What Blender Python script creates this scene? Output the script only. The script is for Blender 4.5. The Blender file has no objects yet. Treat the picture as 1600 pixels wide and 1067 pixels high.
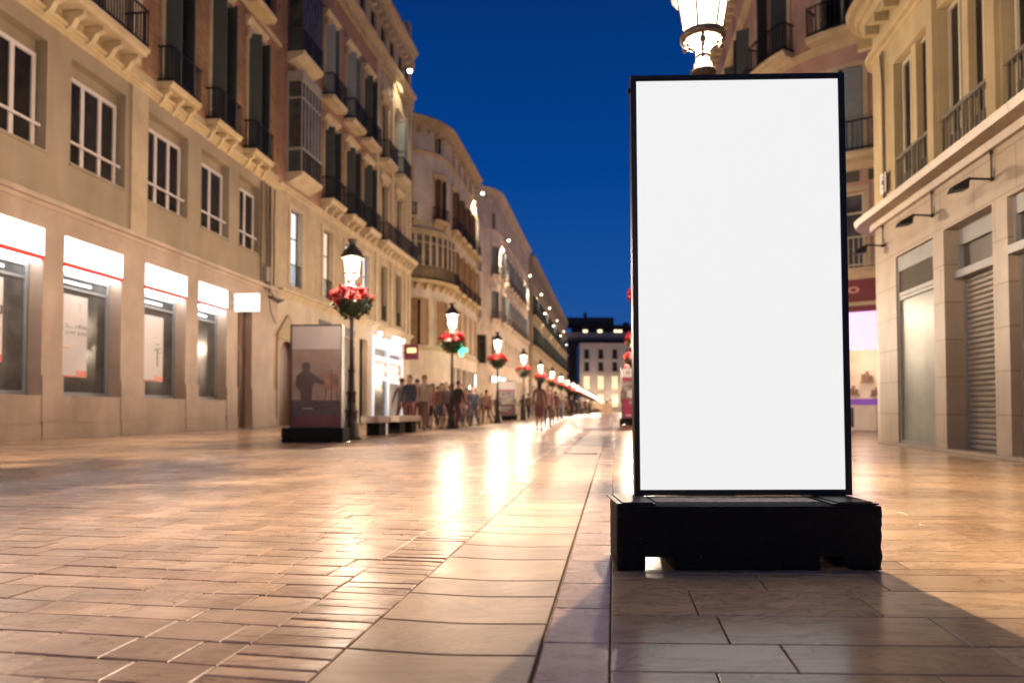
import bpy, bmesh, math, random
from mathutils import Vector, Matrix, Euler
random.seed(7)
R = math.radians
SC = bpy.context.scene
COL = SC.collection

# ------------------------------------------------------------------ camera
CAM_H = 0.70
cam_d = bpy.data.cameras.new('camera'); cam = bpy.data.objects.new('camera', cam_d); COL.objects.link(cam)
cam.location = (0, 0, CAM_H); cam.rotation_euler = (R(91.7), 0, 0)
cam_d.sensor_width = 36; cam_d.lens = 24.0; cam_d.shift_y = 0.04675
cam_d.clip_start = 0.05; cam_d.clip_end = 3000
cam_d.dof.use_dof = True; cam_d.dof.focus_distance = 3.15; cam_d.dof.aperture_fstop = 1.75; cam_d.dof.aperture_blades = 0
SC.camera = cam

# ------------------------------------------------------------------ world: clear sky just after sunset, sun behind the camera
W = bpy.data.worlds.new('World'); SC.world = W; W.use_nodes = True
nt = W.node_tree; N = nt.nodes; L = nt.links
bg = N['Background']
sky = N.new('ShaderNodeTexSky'); sky.sky_type = 'NISHITA'; sky.sun_disc = False
sky.sun_elevation = R(1.0); sky.sun_rotation = R(180); sky.ozone_density = 7.0
tc = N.new('ShaderNodeTexCoord'); sx = N.new('ShaderNodeSeparateXYZ'); L.new(tc.outputs['Generated'], sx.inputs[0])
rmp = N.new('ShaderNodeValToRGB'); L.new(sx.outputs['Z'], rmp.inputs[0])
e = rmp.color_ramp.elements
e[0].position = 0.0; e[0].color = (0.026, 0.080, 0.27, 1)
e[1].position = 0.62; e[1].color = (0.0012, 0.0165, 0.100, 1)
m = e.new(0.16); m.color = (0.010, 0.071, 0.285, 1)
m = e.new(0.33); m.color = (0.0008, 0.045, 0.225, 1)
mx = N.new('ShaderNodeMixRGB'); mx.blend_type = 'ADD'; mx.inputs[0].default_value = 1.0
sc_ = N.new('ShaderNodeMixRGB'); sc_.blend_type = 'MULTIPLY'; sc_.inputs[0].default_value = 1.0
sc_.inputs[2].default_value = (0.03, 0.05, 0.05, 1)
L.new(sky.outputs[0], sc_.inputs[1]); L.new(sc_.outputs[0], mx.inputs[1]); L.new(rmp.outputs[0], mx.inputs[2])
L.new(mx.outputs[0], bg.inputs[0]); bg.inputs[1].default_value = 1.0

# ------------------------------------------------------------------ render set-up
SC.view_settings.view_transform = 'Standard'; SC.view_settings.look = 'None'
SC.view_settings.exposure = 0.0; SC.view_settings.gamma = 1.0
SC.render.engine = 'CYCLES'
SC.cycles.use_denoising = True; SC.cycles.max_bounces = 6; SC.cycles.diffuse_bounces = 3
SC.cycles.glossy_bounces = 3; SC.cycles.transparent_max_bounces = 8; SC.cycles.sample_clamp_indirect = 4.0
SC.cycles.use_light_tree = True; SC.cycles.caustics_reflective = False; SC.cycles.caustics_refractive = False

LAMP_POWER = 2000.0
LAMP_COL = (1.0, 0.785, 0.585)

# ------------------------------------------------------------------ materials
MATS = {}
def mat(name, c, rough=0.6, var=0.12, scale=1.5, bump=0.0, bscale=40, metal=0.0, emit=0.0, ecol=None, spec=0.5, c2=None, aniso=(1, 1, 1), tone=None):
    m = bpy.data.materials.new(name); m.use_nodes = True; MATS[name] = m
    n = m.node_tree.nodes; l = m.node_tree.links; p = n['Principled BSDF']
    p.inputs['Roughness'].default_value = rough; p.inputs['Metallic'].default_value = metal
    p.inputs['Specular IOR Level'].default_value = spec
    co = n.new('ShaderNodeTexCoord'); mp = n.new('ShaderNodeMapping'); mp.inputs['Scale'].default_value = aniso
    l.new(co.outputs['Object'], mp.inputs[0])
    nz = n.new('ShaderNodeTexNoise'); nz.inputs['Scale'].default_value = scale; nz.inputs['Detail'].default_value = 8
    nz.inputs['Roughness'].default_value = 0.62
    l.new(mp.outputs[0], nz.inputs['Vector'])
    rp = n.new('ShaderNodeValToRGB'); l.new(nz.outputs['Fac'], rp.inputs[0])
    a = c2 or [v * (1 - var * 1.6) for v in c]; b = [min(1, v * (1 + var)) for v in c]
    rp.color_ramp.elements[0].position = 0.3; rp.color_ramp.elements[0].color = (*a, 1)
    rp.color_ramp.elements[1].position = 0.68; rp.color_ramp.elements[1].color = (*b, 1)
    out = rp.outputs[0]
    if tone:
        at = n.new('ShaderNodeAttribute'); at.attribute_name = 'tone'
        mr = n.new('ShaderNodeValToRGB'); l.new(at.outputs['Fac'], mr.inputs[0])
        for i, (pos, cc) in enumerate(tone):
            el = mr.color_ramp.elements[i] if i < 2 else mr.color_ramp.elements.new(pos)
            el.position = pos; el.color = (*cc, 1)
        mm = n.new('ShaderNodeMixRGB'); mm.blend_type = 'MULTIPLY'; mm.inputs[0].default_value = 1
        l.new(out, mm.inputs[1]); l.new(mr.outputs[0], mm.inputs[2]); out = mm.outputs[0]
    l.new(out, p.inputs['Base Color'])
    if bump:
        bz = n.new('ShaderNodeTexNoise'); bz.inputs['Scale'].default_value = bscale; bz.inputs['Detail'].default_value = 5
        l.new(mp.outputs[0], bz.inputs['Vector'])
        bp = n.new('ShaderNodeBump'); bp.inputs['Strength'].default_value = bump; bp.inputs['Distance'].default_value = 0.02
        l.new(bz.outputs['Fac'], bp.inputs['Height']); l.new(bp.outputs[0], p.inputs['Normal'])
    if emit:
        p.inputs['Emission Strength'].default_value = emit
        p.inputs['Emission Color'].default_value = (*(ecol or c), 1)
    return m

def jointed(name, c, mortar, bw, bh, rough=0.7, var=0.12, gap=0.012, bump=0.4, offset=0.5, vari=None):
    """masonry with joints on the object's x-z plane"""
    m = mat(name, c, rough, var, 1.3)
    n = m.node_tree.nodes; l = m.node_tree.links; p = n['Principled BSDF']
    src = p.inputs['Base Color'].links[0].from_socket
    co = n['Texture Coordinate']; s = n.new('ShaderNodeSeparateXYZ'); l.new(co.outputs['Object'], s.inputs[0])
    cb = n.new('ShaderNodeCombineXYZ'); l.new(s.outputs['X'], cb.inputs[0]); l.new(s.outputs['Z'], cb.inputs[1])
    br = n.new('ShaderNodeTexBrick'); br.offset = offset
    br.inputs['Scale'].default_value = 1.0; br.inputs['Brick Width'].default_value = bw; br.inputs['Row Height'].default_value = bh
    br.inputs['Mortar Size'].default_value = gap; br.inputs['Mortar Smooth'].default_value = 0.3
    v = vari or 0.12
    br.inputs['Color1'].default_value = (1 - v, 1 - v, 1 - v, 1); br.inputs['Color2'].default_value = (1, 1, 1, 1)
    br.inputs['Mortar'].default_value = (*[a / max(b, .001) for a, b in zip(mortar, c)], 1)
    l.new(cb.outputs[0], br.inputs['Vector'])
    mm = n.new('ShaderNodeMixRGB'); mm.blend_type = 'MULTIPLY'; mm.inputs[0].default_value = 1
    l.new(src, mm.inputs[1]); l.new(br.outputs['Color'], mm.inputs[2]); l.new(mm.outputs[0], p.inputs['Base Color'])
    bp = n.new('ShaderNodeBump'); bp.inputs['Strength'].default_value = bump; bp.inputs['Distance'].default_value = 0.01; bp.invert = True
    l.new(br.outputs['Fac'], bp.inputs['Height']); l.new(bp.outputs[0], p.inputs['Normal'])
    return m

def slatted(name, c, period, rough=0.5, metal=0.0, depth=0.02):
    """horizontal louvre / roller ribs along object z"""
    m = mat(name, c, rough, 0.1, 2.0, metal=metal)
    n = m.node_tree.nodes; l = m.node_tree.links; p = n['Principled BSDF']
    w = n.new('ShaderNodeTexWave'); w.bands_direction = 'Z'; w.wave_profile = 'SIN'
    w.inputs['Scale'].default_value = 0.314 / period; w.inputs['Distortion'].default_value = 0
    l.new(n['Texture Coordinate'].outputs['Object'], w.inputs['Vector'])
    bp = n.new('ShaderNodeBump'); bp.inputs['Strength'].default_value = 0.8; bp.inputs['Distance'].default_value = depth
    l.new(w.outputs['Fac'], bp.inputs['Height']); l.new(bp.outputs[0], p.inputs['Normal'])
    return m

mat('stucco', (.325, .252, .170), .85, .07, .9, .25, 60)
mat('bank_stone', (.41, .295, .215), .55, .10, 1.1, .15, 30)
mat('cream', (.47, .365, .24), .8, .10, 1.6, .2, 40)
mat('cream_pale', (.60, .50, .38), .8, .08, 1.2, .2, 40)
mat('cream_rose', (.74, .61, .49), .8, .08, 1.2, .2, 40)
mat('trim', (.56, .44, .285), .75, .10, 2.0, .15, 50)
mat('trim_warm', (.56, .425, .24), .75, .10, 2.0, .15, 50)
mat('grey_stucco', (.60, .51, .41), .85, .12, .8, .2, 40)
mat('pink_stucco', (.50, .31, .25), .85, .10, .8, .2, 40)
mat('yellow_stucco', (.40, .31, .17), .85, .10, .7, .2, 40)
jointed('brick', (.42, .205, .095), (.30, .22, .15), .25, .075, .9, .25, .010, .5, vari=.3)
jointed('red_render', (.40, .225, .14), (.34, .18, .13), .9, .4, .9, .15, .004, .1)
jointed('ashlar', (.37, .295, .22), (.20, .15, .10), 1.1, .62, .45, .10, .010, .4, vari=.08)
mat('bay_frame', (.36, .32, .25), .6, .1, 3)
mat('sign_glow', (.8, .8, .8), .3, .02, 1, emit=13.0, ecol=(.86, .93, 1.0))
mat('shutter_dark', (.050, .060, .055), .5, .2, 3)
slatted('shutter_green', (.055, .065, .058), .055)
slatted('shutter_brown', (.13, .065, .035), .06)
slatted('shutter_wood', (.33, .19, .095), .06)
slatted('shutter_pale', (.30, .33, .31), .055)
slatted('roller', (.30, .275, .245), .085, .38, .55)
mat('roller_metal', (.30, .27, .235), .45, .10, 4, metal=.4)
mat('louvre_plain', (.15, .125, .10), .5, .10, 4, metal=.3)
slatted('louvre_metal', (.16, .135, .11), .05, .45, .5)
mat('iron', (.018, .016, .015), .45, .2, 6, metal=.3)
mat('iron_grey', (.10, .088, .075), .5, .2, 6)
mat('frame_white', (.62, .54, .50), .4, .05, 3)
mat('frame_grey', (.24, .24, .24), .4, .1, 3)
mat('rail_ochre', (.13, .11, .075), .6, .1, 3)
mat('frame_cream', (.48, .41, .29), .55, .08, 3)
mat('frame_dark', (.07, .055, .045), .45, .1, 3)
mat('wood_door', (.115, .050, .032), .45, .25, 3, aniso=(6, 6, 1))
mat('glass_dark', (.026, .022, .018), .16, .5, .7, spec=.10)
mat('glass_dim', (.085, .080, .075), .14, .5, .8, spec=.35)
mat('glass_green', (.26, .28, .235), .30, .3, .6, .05, 3, spec=.28)
mat('glass_lit', (.6, .65, .7), .2, .05, 1, emit=1.15, ecol=(.72, .84, 1.0))
mat('glass_lit_soft', (.5, .45, .4), .2, .05, 1, emit=.75, ecol=(1.0, .84, .66))
mat('glass_lit_warm', (.6, .5, .35), .2, .05, 1, emit=1.1, ecol=(1.0, .74, .42))
mat('sign_white', (.8, .8, .8), .3, .02, 1, emit=1.6, ecol=(1.0, .985, .95))
mat('sign_red', (.60, .03, .02), .3, .05, 1, emit=.45, ecol=(.85, .03, .02))
mat('poster_paper', (.62, .55, .51), .6, .06, .8, emit=.07, ecol=(1, .92, .88))
mat('print_red', (.60, .09, .05), .25, .05, 1)
mat('print_dark', (.06, .04, .04), .3, .05, 1)
mat('print_grey', (.40, .38, .38), .3, .05, 1)
mat('black_paint', (.008, .008, .007), .35, .2, 5)
mat('panel_frame', (.010, .0095, .009), .36, .2, 8, metal=.2)
mat('concrete_black', (.0065, .006, .0055), .75, .35, 14, .12, 40, spec=.18)
def flecks(m, c, scale, lo, hi):
    n = m.node_tree.nodes; l = m.node_tree.links; p = n['Principled BSDF']
    src = p.inputs['Base Color'].links[0].from_socket
    a = n.new('ShaderNodeTexNoise'); a.inputs['Scale'].default_value = scale; a.inputs['Detail'].default_value = 6; l.new(n['Texture Coordinate'].outputs['Object'], a.inputs['Vector'])
    r = n.new('ShaderNodeValToRGB'); l.new(a.outputs['Fac'], r.inputs[0]); r.color_ramp.elements[0].position = lo; r.color_ramp.elements[1].position = hi
    x = n.new('ShaderNodeMixRGB'); l.new(r.outputs[0], x.inputs[0]); l.new(src, x.inputs[1]); x.inputs[2].default_value = (*c, 1); l.new(x.outputs[0], p.inputs['Base Color'])
flecks(MATS['concrete_black'], (.16, .13, .10), 26, .70, .76)
mat('worn_concrete', (.50, .40, .32), .7, .35, 30, .5, 60)
mat('panel_screen', (.10, .10, .10), .45, .01, 1, spec=.08, emit=.87, ecol=(1.0, 1.0, 1.0))  # even emission added so the blank face reads white
mat('lamp_metal', (.075, .058, .045), .38, .2, 8, metal=.55)
mat('lamp_bracket', (.15, .11, .08), .35, .15, 8, metal=.4)
mat('petal_red', (.33, .010, .016), .85, .35, 8, spec=.1)
mat('petal_pink', (.46, .028, .040), .85, .25, 8, spec=.1)
mat('leaf', (.035, .055, .022), .6, .45, 9)
mat('leaf_light', (.07, .09, .032), .6, .35, 9)
mat('bench_stone', (.50, .40, .31), .5, .15, 3, .15, 30)
mat('roof_tile', (.045, .030, .024), .8, .3, 2)
mat('far_dark', (.05, .036, .03), .8, .2, .3)
mat('far_wall', (.66, .56, .46), .8, .06, .3)
mat('far_grey', (.55, .38, .26), .8, .08, .3)
mat('awning_red', (.15, .012, .018), .6, .1, 2)
mat('awning_text', (.55, .25, .20), .5, .1, 2)
mat('screen_pink', (.4, .3, .4), .3, .03, 2, emit=1.25, ecol=(.85, .50, .98))
mat('shop_wall', (.70, .58, .45), .5, .1, 2, emit=.16, ecol=(1, .72, .45))  # faint glow put into walls and counter as interior light
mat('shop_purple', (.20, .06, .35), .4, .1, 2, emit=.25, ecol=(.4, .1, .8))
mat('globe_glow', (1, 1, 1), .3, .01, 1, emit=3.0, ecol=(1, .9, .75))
mat('shop_white', (.66, .68, .76), .35, .05, 2, emit=.30, ecol=(.74, .82, 1.0))  # glow put into the white frame as if brightly lit
mat('spot_glow', (1, 1, 1), .3, .01, 1, emit=9.0, ecol=(.93, .96, 1.0))
mat('flood_glow', (1, 1, 1), .3, .01, 1, emit=14.0, ecol=(1, .86, .62))
mat('orange_sign', (.7, .2, .06), .35, .2, 6, emit=.45, ecol=(1, .28, .08))
mat('red_sign', (.6, .03, .06), .35, .1, 4, emit=.42, ecol=(.95, .07, .10))
mat('yellow_glow', (1, .8, .3), .35, .05, 4, emit=1.25, ecol=(1, .75, .28))
mat('green_glow', (.1, .9, .5), .35, .05, 4, emit=3.0, ecol=(.10, 1, .52))
mat('blue_glow', (.5, .6, 1), .35, .05, 4, emit=2.4, ecol=(.42, .58, 1.0))
mat('cold_glow', (.8, .9, 1), .35, .05, 4, emit=2.2, ecol=(.82, .92, 1.0))
mat('warm_glow', (1, .9, .7), .35, .05, 4, emit=2.4, ecol=(1, .80, .48))
mat('plaque', (.72, .66, .62), .35, .06, 3)
mat('cable_black', (.05, .04, .032), .6, .1, 3)
mat('box_grey', (.30, .26, .21), .6, .1, 3)
mat('poster_scene', (.36, .235, .165), .3, .25, 1.2, c2=(.20, .125, .088))
mat('poster_low', (.12, .078, .068), .25, .2, 2)
mat('poster_maroon', (.17, .055, .048), .25, .2, 2)
mat('poster_man', (.085, .052, .040), .3, .2, 3)
mat('poster_easel', (.27, .13, .075), .3, .35, 6)
mat('poster_band', (.58, .48, .42), .3, .05, 2)
mat('poster_magenta', (.36, .030, .085), .3, .08, 2, emit=.04, ecol=(.8, .08, .2))
mat('poster_photo', (.34, .29, .25), .3, .9, 4, c2=(.05, .04, .035))
mat('poster_white', (.70, .62, .54), .3, .05, 2, emit=.10, ecol=(1, .9, .8))
mat('skin', (.42, .25, .17), .55, .08, 4)
mat('hair_dark', (.028, .018, .013), .6, .3, 12)
mat('hair_fair', (.22, .13, .06), .6, .3, 12)
CLOTH = {}
for nme, c in dict(maroon=(.15, .055, .05), brown=(.16, .09, .065), black=(.030, .025, .024), grey=(.17, .14, .13), navy=(.04, .042, .065), beige=(.36, .26, .19), rust=(.26, .10, .06), olive=(.12, .095, .055), rose=(.34, .17, .15), charcoal=(.065, .055, .052), white=(.55, .47, .42), denim=(.075, .085, .12)).items():
    CLOTH[nme] = mat('cloth_' + nme, c, .85, .15, 6)
# polished marble street
PT = [(0, (.80, .73, .67)), (.45, (.92, .88, .85)), (1, (1.14, 1.09, 1.02))]
mat('paver', (.74, .56, .435), .30, .20, 2.2, .05, 22, spec=.38, tone=PT)
mat('slab', (.76, .545, .355), .20, .16, 1.6, .04, 14, spec=.5, tone=[(0, (.80, .76, .72)), (.5, (1, .97, .94)), (1, (1.12, 1.08, .98))])
mat('gutter_stone', (.66, .495, .36), .33, .18, 1.6, .04, 14, spec=.3, tone=[(0, (.80, .76, .72)), (.5, (1, .97, .94)), (1, (1.12, 1.08, .98))])
mat('slab_rose', (.78, .58, .445), .24, .14, 1.6, .04, 14, spec=.5, tone=[(0, (.85, .80, .78)), (.5, (1, .96, .94)), (1, (1.1, 1.05, 1.0))])
mat('grout', (.36, .275, .21), .8, .2, 8)

def veins(m):
    """darker mineral veins running through the marble"""
    n = m.node_tree.nodes; l = m.node_tree.links; p = n['Principled BSDF']
    src = p.inputs['Base Color'].links[0].from_socket
    co = n['Texture Coordinate']
    at = n.new('ShaderNodeAttribute'); at.attribute_name = 'tone'
    mu = n.new('ShaderNodeVectorMath'); mu.operation = 'SCALE'; mu.inputs[3].default_value = 37.0
    cb = n.new('ShaderNodeCombineXYZ')
    for i in range(3): l.new(at.outputs['Fac'], cb.inputs[i])
    l.new(cb.outputs[0], mu.inputs[0])
    ad = n.new('ShaderNodeVectorMath'); ad.operation = 'ADD'; l.new(co.outputs['Object'], ad.inputs[0]); l.new(mu.outputs[0], ad.inputs[1])
    nz = n.new('ShaderNodeTexNoise'); nz.inputs['Scale'].default_value = 3.0; nz.inputs['Detail'].default_value = 9; nz.inputs['Distortion'].default_value = 1.6; nz.inputs['Roughness'].default_value = .65
    mp = n.new('ShaderNodeMapping'); mp.inputs['Scale'].default_value = (.45, 1.2, 1); l.new(ad.outputs[0], mp.inputs[0]); l.new(mp.outputs[0], nz.inputs['Vector'])
    rp = n.new('ShaderNodeValToRGB'); l.new(nz.outputs['Fac'], rp.inputs[0])
    e = rp.color_ramp.elements; e[0].position = .28; e[0].color = (.58, .51, .43, 1); e[1].position = .72; e[1].color = (1.06, 1.04, 1.0, 1)
    q = e.new(.47); q.color = (.98, .96, .93, 1); q = e.new(.50); q.color = (.66, .58, .48, 1); q = e.new(.53); q.color = (1, .98, .95, 1)
    mm = n.new('ShaderNodeMixRGB'); mm.blend_type = 'MULTIPLY'; mm.inputs[0].default_value = .45 if m.name == 'gutter_stone' else 1.0
    l.new(src, mm.inputs[1]); l.new(rp.outputs[0], mm.inputs[2]); l.new(mm.outputs[0], p.inputs['Base Color'])
    wr = n.new('ShaderNodeTexNoise'); wr.inputs['Scale'].default_value = .9; wr.inputs['Detail'].default_value = 6; l.new(co.outputs['Object'], wr.inputs['Vector'])
    w2 = n.new('ShaderNodeValToRGB'); l.new(wr.outputs['Fac'], w2.inputs[0]); q = w2.color_ramp.elements
    q[0].position = .35; q[0].color = (.78, .75, .72, 1); q[1].position = .6; q[1].color = (1.03, 1.02, 1.0, 1)
    vo = n.new('ShaderNodeTexVoronoi'); vo.inputs['Scale'].default_value = 1.7; vo.inputs['Randomness'].default_value = 1; l.new(co.outputs['Object'], vo.inputs['Vector'])
    v2 = n.new('ShaderNodeValToRGB'); l.new(vo.outputs['Distance'], v2.inputs[0]); q = v2.color_ramp.elements
    q[0].position = .022; q[0].color = (.55, .5, .46, 1); q[1].position = .032; q[1].color = (1, 1, 1, 1)
    m3 = n.new('ShaderNodeMixRGB'); m3.blend_type = 'MULTIPLY'; m3.inputs[0].default_value = 1; l.new(mm.outputs[0], m3.inputs[1]); l.new(w2.outputs[0], m3.inputs[2])
    m4 = n.new('ShaderNodeMixRGB'); m4.blend_type = 'MULTIPLY'; m4.inputs[0].default_value = .8; l.new(m3.outputs[0], m4.inputs[1]); l.new(v2.outputs[0], m4.inputs[2])
    l.new(m4.outputs[0], p.inputs['Base Color'])
    rr = n.new('ShaderNodeMapRange'); rr.inputs['To Min'].default_value = p.inputs['Roughness'].default_value + .14; rr.inputs['To Max'].default_value = p.inputs['Roughness'].default_value - .10
    l.new(nz.outputs['Fac'], rr.inputs['Value']); l.new(rr.outputs[0], p.inputs['Roughness'])
for k in ('paver', 'slab', 'slab_rose', 'gutter_stone'): veins(MATS[k])

def weather(k, lo=.87):
    """rain streaks and grime of the render, in broad vertical stains"""
    m = MATS[k]; n = m.node_tree.nodes; l = m.node_tree.links; p = n['Principled BSDF']
    src = p.inputs['Base Color'].links[0].from_socket
    co = n['Texture Coordinate']
    mp = n.new('ShaderNodeMapping'); mp.inputs['Scale'].default_value = (1.1, 1.1, .30); l.new(co.outputs['Object'], mp.inputs[0])
    a = n.new('ShaderNodeTexNoise'); a.inputs['Scale'].default_value = 1.3; a.inputs['Detail'].default_value = 5; a.inputs['Roughness'].default_value = .5; a.inputs['Distortion'].default_value = .6; l.new(mp.outputs[0], a.inputs['Vector'])
    r = n.new('ShaderNodeValToRGB'); l.new(a.outputs['Fac'], r.inputs[0]); e = r.color_ramp.elements
    e[0].position = .32; e[0].color = (lo, lo * .97, lo * .92, 1); e[1].position = .62; e[1].color = (1.02, 1.02, 1.02, 1)
    b = n.new('ShaderNodeTexNoise'); b.inputs['Scale'].default_value = .35; b.inputs['Detail'].default_value = 5; l.new(co.outputs['Object'], b.inputs['Vector'])
    r2 = n.new('ShaderNodeValToRGB'); l.new(b.outputs['Fac'], r2.inputs[0]); e = r2.color_ramp.elements
    e[0].position = .36; e[0].color = (.86, .85, .83, 1); e[1].position = .58; e[1].color = (1.03, 1.03, 1.03, 1)
    m1 = n.new('ShaderNodeMixRGB'); m1.blend_type = 'MULTIPLY'; m1.inputs[0].default_value = 1; l.new(src, m1.inputs[1]); l.new(r.outputs[0], m1.inputs[2])
    m2 = n.new('ShaderNodeMixRGB'); m2.blend_type = 'MULTIPLY'; m2.inputs[0].default_value = 1; l.new(m1.outputs[0], m2.inputs[1]); l.new(r2.outputs[0], m2.inputs[2])
    l.new(m2.outputs[0], p.inputs['Base Color'])
for k in ('stucco', 'bank_stone', 'cream', 'cream_pale', 'cream_rose', 'trim', 'trim_warm', 'grey_stucco', 'pink_stucco', 'yellow_stucco', 'ashlar', 'red_render', 'brick'): weather(k)

def lamp_glass(name, fac, st):
    m = bpy.data.materials.new(name); m.use_nodes = True; MATS[name] = m
    n = m.node_tree.nodes; l = m.node_tree.links
    for x in list(n): n.remove(x)
    o = n.new('ShaderNodeOutputMaterial'); mix = n.new('ShaderNodeMixShader'); mix.inputs[0].default_value = fac
    t = n.new('ShaderNodeBsdfTransparent'); t.inputs[0].default_value = (.96, .95, .93, 1)
    em = n.new('ShaderNodeEmission'); em.inputs[0].default_value = (1, .87, .68, 1); em.inputs[1].default_value = st
    l.new(t.outputs[0], mix.inputs[1]); l.new(em.outputs[0], mix.inputs[2]); l.new(mix.outputs[0], o.inputs[0])
lamp_glass('lamp_glass', .40, 6.0); lamp_glass('lamp_bowl', .10, 14.0)

# ------------------------------------------------------------------ mesh helpers
class MB:
    def __init__(s, bend=None, seg=None, arc=None):
        s.v = []; s.f = []; s.mi = []; s.cur = 0; s.bend = bend; s.seg = seg; s.arc = arc; s.smooth = False
    def _stations(s, x0, x1):
        if not s.seg: return [x0, x1]
        a0, a1 = s.arc
        xs = [x0, x1]
        k = math.ceil(a0 / s.seg)
        while k * s.seg <= a1 + 1e-6:
            if x0 + .02 < k * s.seg < x1 - .02: xs.append(k * s.seg)
            k += 1
        for a in (a0, a1):
            if x0 + .02 < a < x1 - .02 and min(abs(a - q) for q in xs) > .02: xs.append(a)
        return sorted(xs)
    def face(s, *idx):
        s.f.append(idx); s.mi.append(s.cur)
    def quad(s, a, b, c, d):
        i = len(s.v); s.v += [a, b, c, d]; s.face(i, i + 1, i + 2, i + 3)
    def poly(s, pts):
        i = len(s.v); s.v += list(pts); s.face(*range(i, i + len(pts)))
    def prof(s, x0, x1, pts):
        """profile pts [(y,z)] swept along x"""
        xs = s._stations(x0, x1); n = len(pts); i0 = len(s.v)
        for x in xs: s.v += [(x, y, z) for y, z in pts]
        for k in range(len(xs) - 1):
            for j in range(n):
                a = i0 + k * n + j; b = i0 + k * n + (j + 1) % n
                s.face(a, b, b + n, a + n)
        s.face(*[i0 + j for j in range(n)][::-1]); s.face(*[i0 + (len(xs) - 1) * n + j for j in range(n)])
    def box(s, x0, x1, y0, y1, z0, z1):
        if x1 < x0: x0, x1 = x1, x0
        if y1 < y0: y0, y1 = y1, y0
        if z1 < z0: z0, z1 = z1, z0
        s.prof(x0, x1, [(y0, z0), (y1, z0), (y1, z1), (y0, z1)])
    def hexa(s, p):
        i = len(s.v); s.v += list(p)
        for q in ((0, 1, 2, 3), (7, 6, 5, 4), (0, 4, 5, 1), (1, 5, 6, 2), (2, 6, 7, 3), (3, 7, 4, 0)): s.face(*[i + k for k in q])
    def obox(s, o, ax, ay, h):
        """box from corner o, spanned by the plan vectors ax, ay and height h"""
        o = Vector(o); ax = Vector((*ax, 0)); ay = Vector((*ay, 0)); z = Vector((0, 0, h))
        s.hexa([tuple(q) for q in (o, o + ax, o + ax + ay, o + ay, o + z, o + ax + z, o + ax + ay + z, o + ay + z)])
    def tube(s, p0, p1, r0, r1=None, n=8):
        r1 = r0 if r1 is None else r1
        p0 = Vector(p0); p1 = Vector(p1); d = (p1 - p0).normalized()
        u = d.orthogonal().normalized(); w = d.cross(u); i = len(s.v)
        for p, r in ((p0, r0), (p1, r1)):
            for k in range(n):
                a = 2 * math.pi * k / n; q = p + (u * math.cos(a) + w * math.sin(a)) * r; s.v.append(tuple(q))
        for k in range(n): s.face(i + k, i + (k + 1) % n, i + n + (k + 1) % n, i + n + k)
        s.face(*[i + k for k in range(n)][::-1]); s.face(*[i + n + k for k in range(n)])
    def path(s, pts, r, n=6):
        for a, b in zip(pts, pts[1:]): s.tube(a, b, r, n=n)
    def lathe(s, prof, c=(0, 0, 0), n=16, a0=0, ring=False):
        if ring: prof = list(prof) + [prof[0]]
        i = len(s.v); m_ = len(prof)
        for k in range(n):
            a = a0 + 2 * math.pi * k / n
            for r, z in prof: s.v.append((c[0] + r * math.cos(a), c[1] + r * math.sin(a), c[2] + z))
        for k in range(n):
            for j in range(m_ - 1):
                a = i + k * m_ + j; b = i + ((k + 1) % n) * m_ + j
                s.face(a, b, b + 1, a + 1)
        if not ring: s.face(*[i + k * m_ for k in range(n)][::-1]); s.face(*[i + k * m_ + m_ - 1 for k in range(n)])
    def ball(s, c, r, n=8, sq=1.0):
        s.lathe([(max(.001, r * math.sin(math.pi * j / 6)), -r * sq * math.cos(math.pi * j / 6)) for j in range(7)], c, n)
    def build(s, name, mats, parent=None, smooth=False, tones=None):
        me = bpy.data.meshes.new(name)
        v = [s.bend(*p) for p in s.v] if s.bend else s.v
        me.from_pydata(v, [], s.f)
        mats = mats if isinstance(mats, (list, tuple)) else [mats]
        for q in mats: me.materials.append(MATS[q] if isinstance(q, str) else q)
        if len(mats) > 1: me.polygons.foreach_set('material_index', s.mi)
        if smooth: me.polygons.foreach_set('use_smooth', [True] * len(me.polygons))
        if tones is not None:
            at = me.attributes.new('tone', 'FLOAT', 'FACE'); at.data.foreach_set('value', tones)
        bm = bmesh.new(); bm.from_mesh(me); bmesh.ops.recalc_face_normals(bm, faces=bm.faces) if tones is None else None
        if tones is None: bm.to_mesh(me)
        bm.free(); me.update()
        o = bpy.data.objects.new(name, me); COL.objects.link(o)
        if parent: o.parent = parent
        return o

def tag(o, label=None, cat=None, group=None, kind=None):
    if label: o['label'] = label
    if cat: o['category'] = cat
    if group: o['group'] = group
    if kind: o['kind'] = kind
    return o
def empty(name, loc=(0, 0, 0), rz=0, label=None, cat=None, group=None, kind=None):
    o = bpy.data.objects.new(name, None); COL.objects.link(o); o.empty_display_size = .2
    o.location = loc; o.rotation_euler = (0, 0, rz)
    return tag(o, label, cat, group, kind)
def kids(o): return [c for c in bpy.data.objects if c.parent == o]
def copy_tree(o, parent=None):
    c = o.copy(); COL.objects.link(c); c.parent = parent
    for ch in o.children: copy_tree(ch, c)
    return c
def text(name, body, size, m, parent, loc, rot=(R(90), 0, 0), align='LEFT', ext=.004, sx=1.0, bold=0.0):
    cu = bpy.data.curves.new(name, 'FONT'); cu.body = body; cu.size = size; cu.extrude = ext; cu.align_x = align; cu.offset = bold
    cu.resolution_u = 3
    t = bpy.data.objects.new(name, cu); me = bpy.data.meshes.new_from_object(t); bpy.data.objects.remove(t)
    me.materials.clear(); me.materials.append(MATS[m])
    o = bpy.data.objects.new(name, me); COL.objects.link(o); o.parent = parent
    o.location = loc; o.rotation_euler = rot; o.scale = (sx, 1, 1)
    return o

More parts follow.
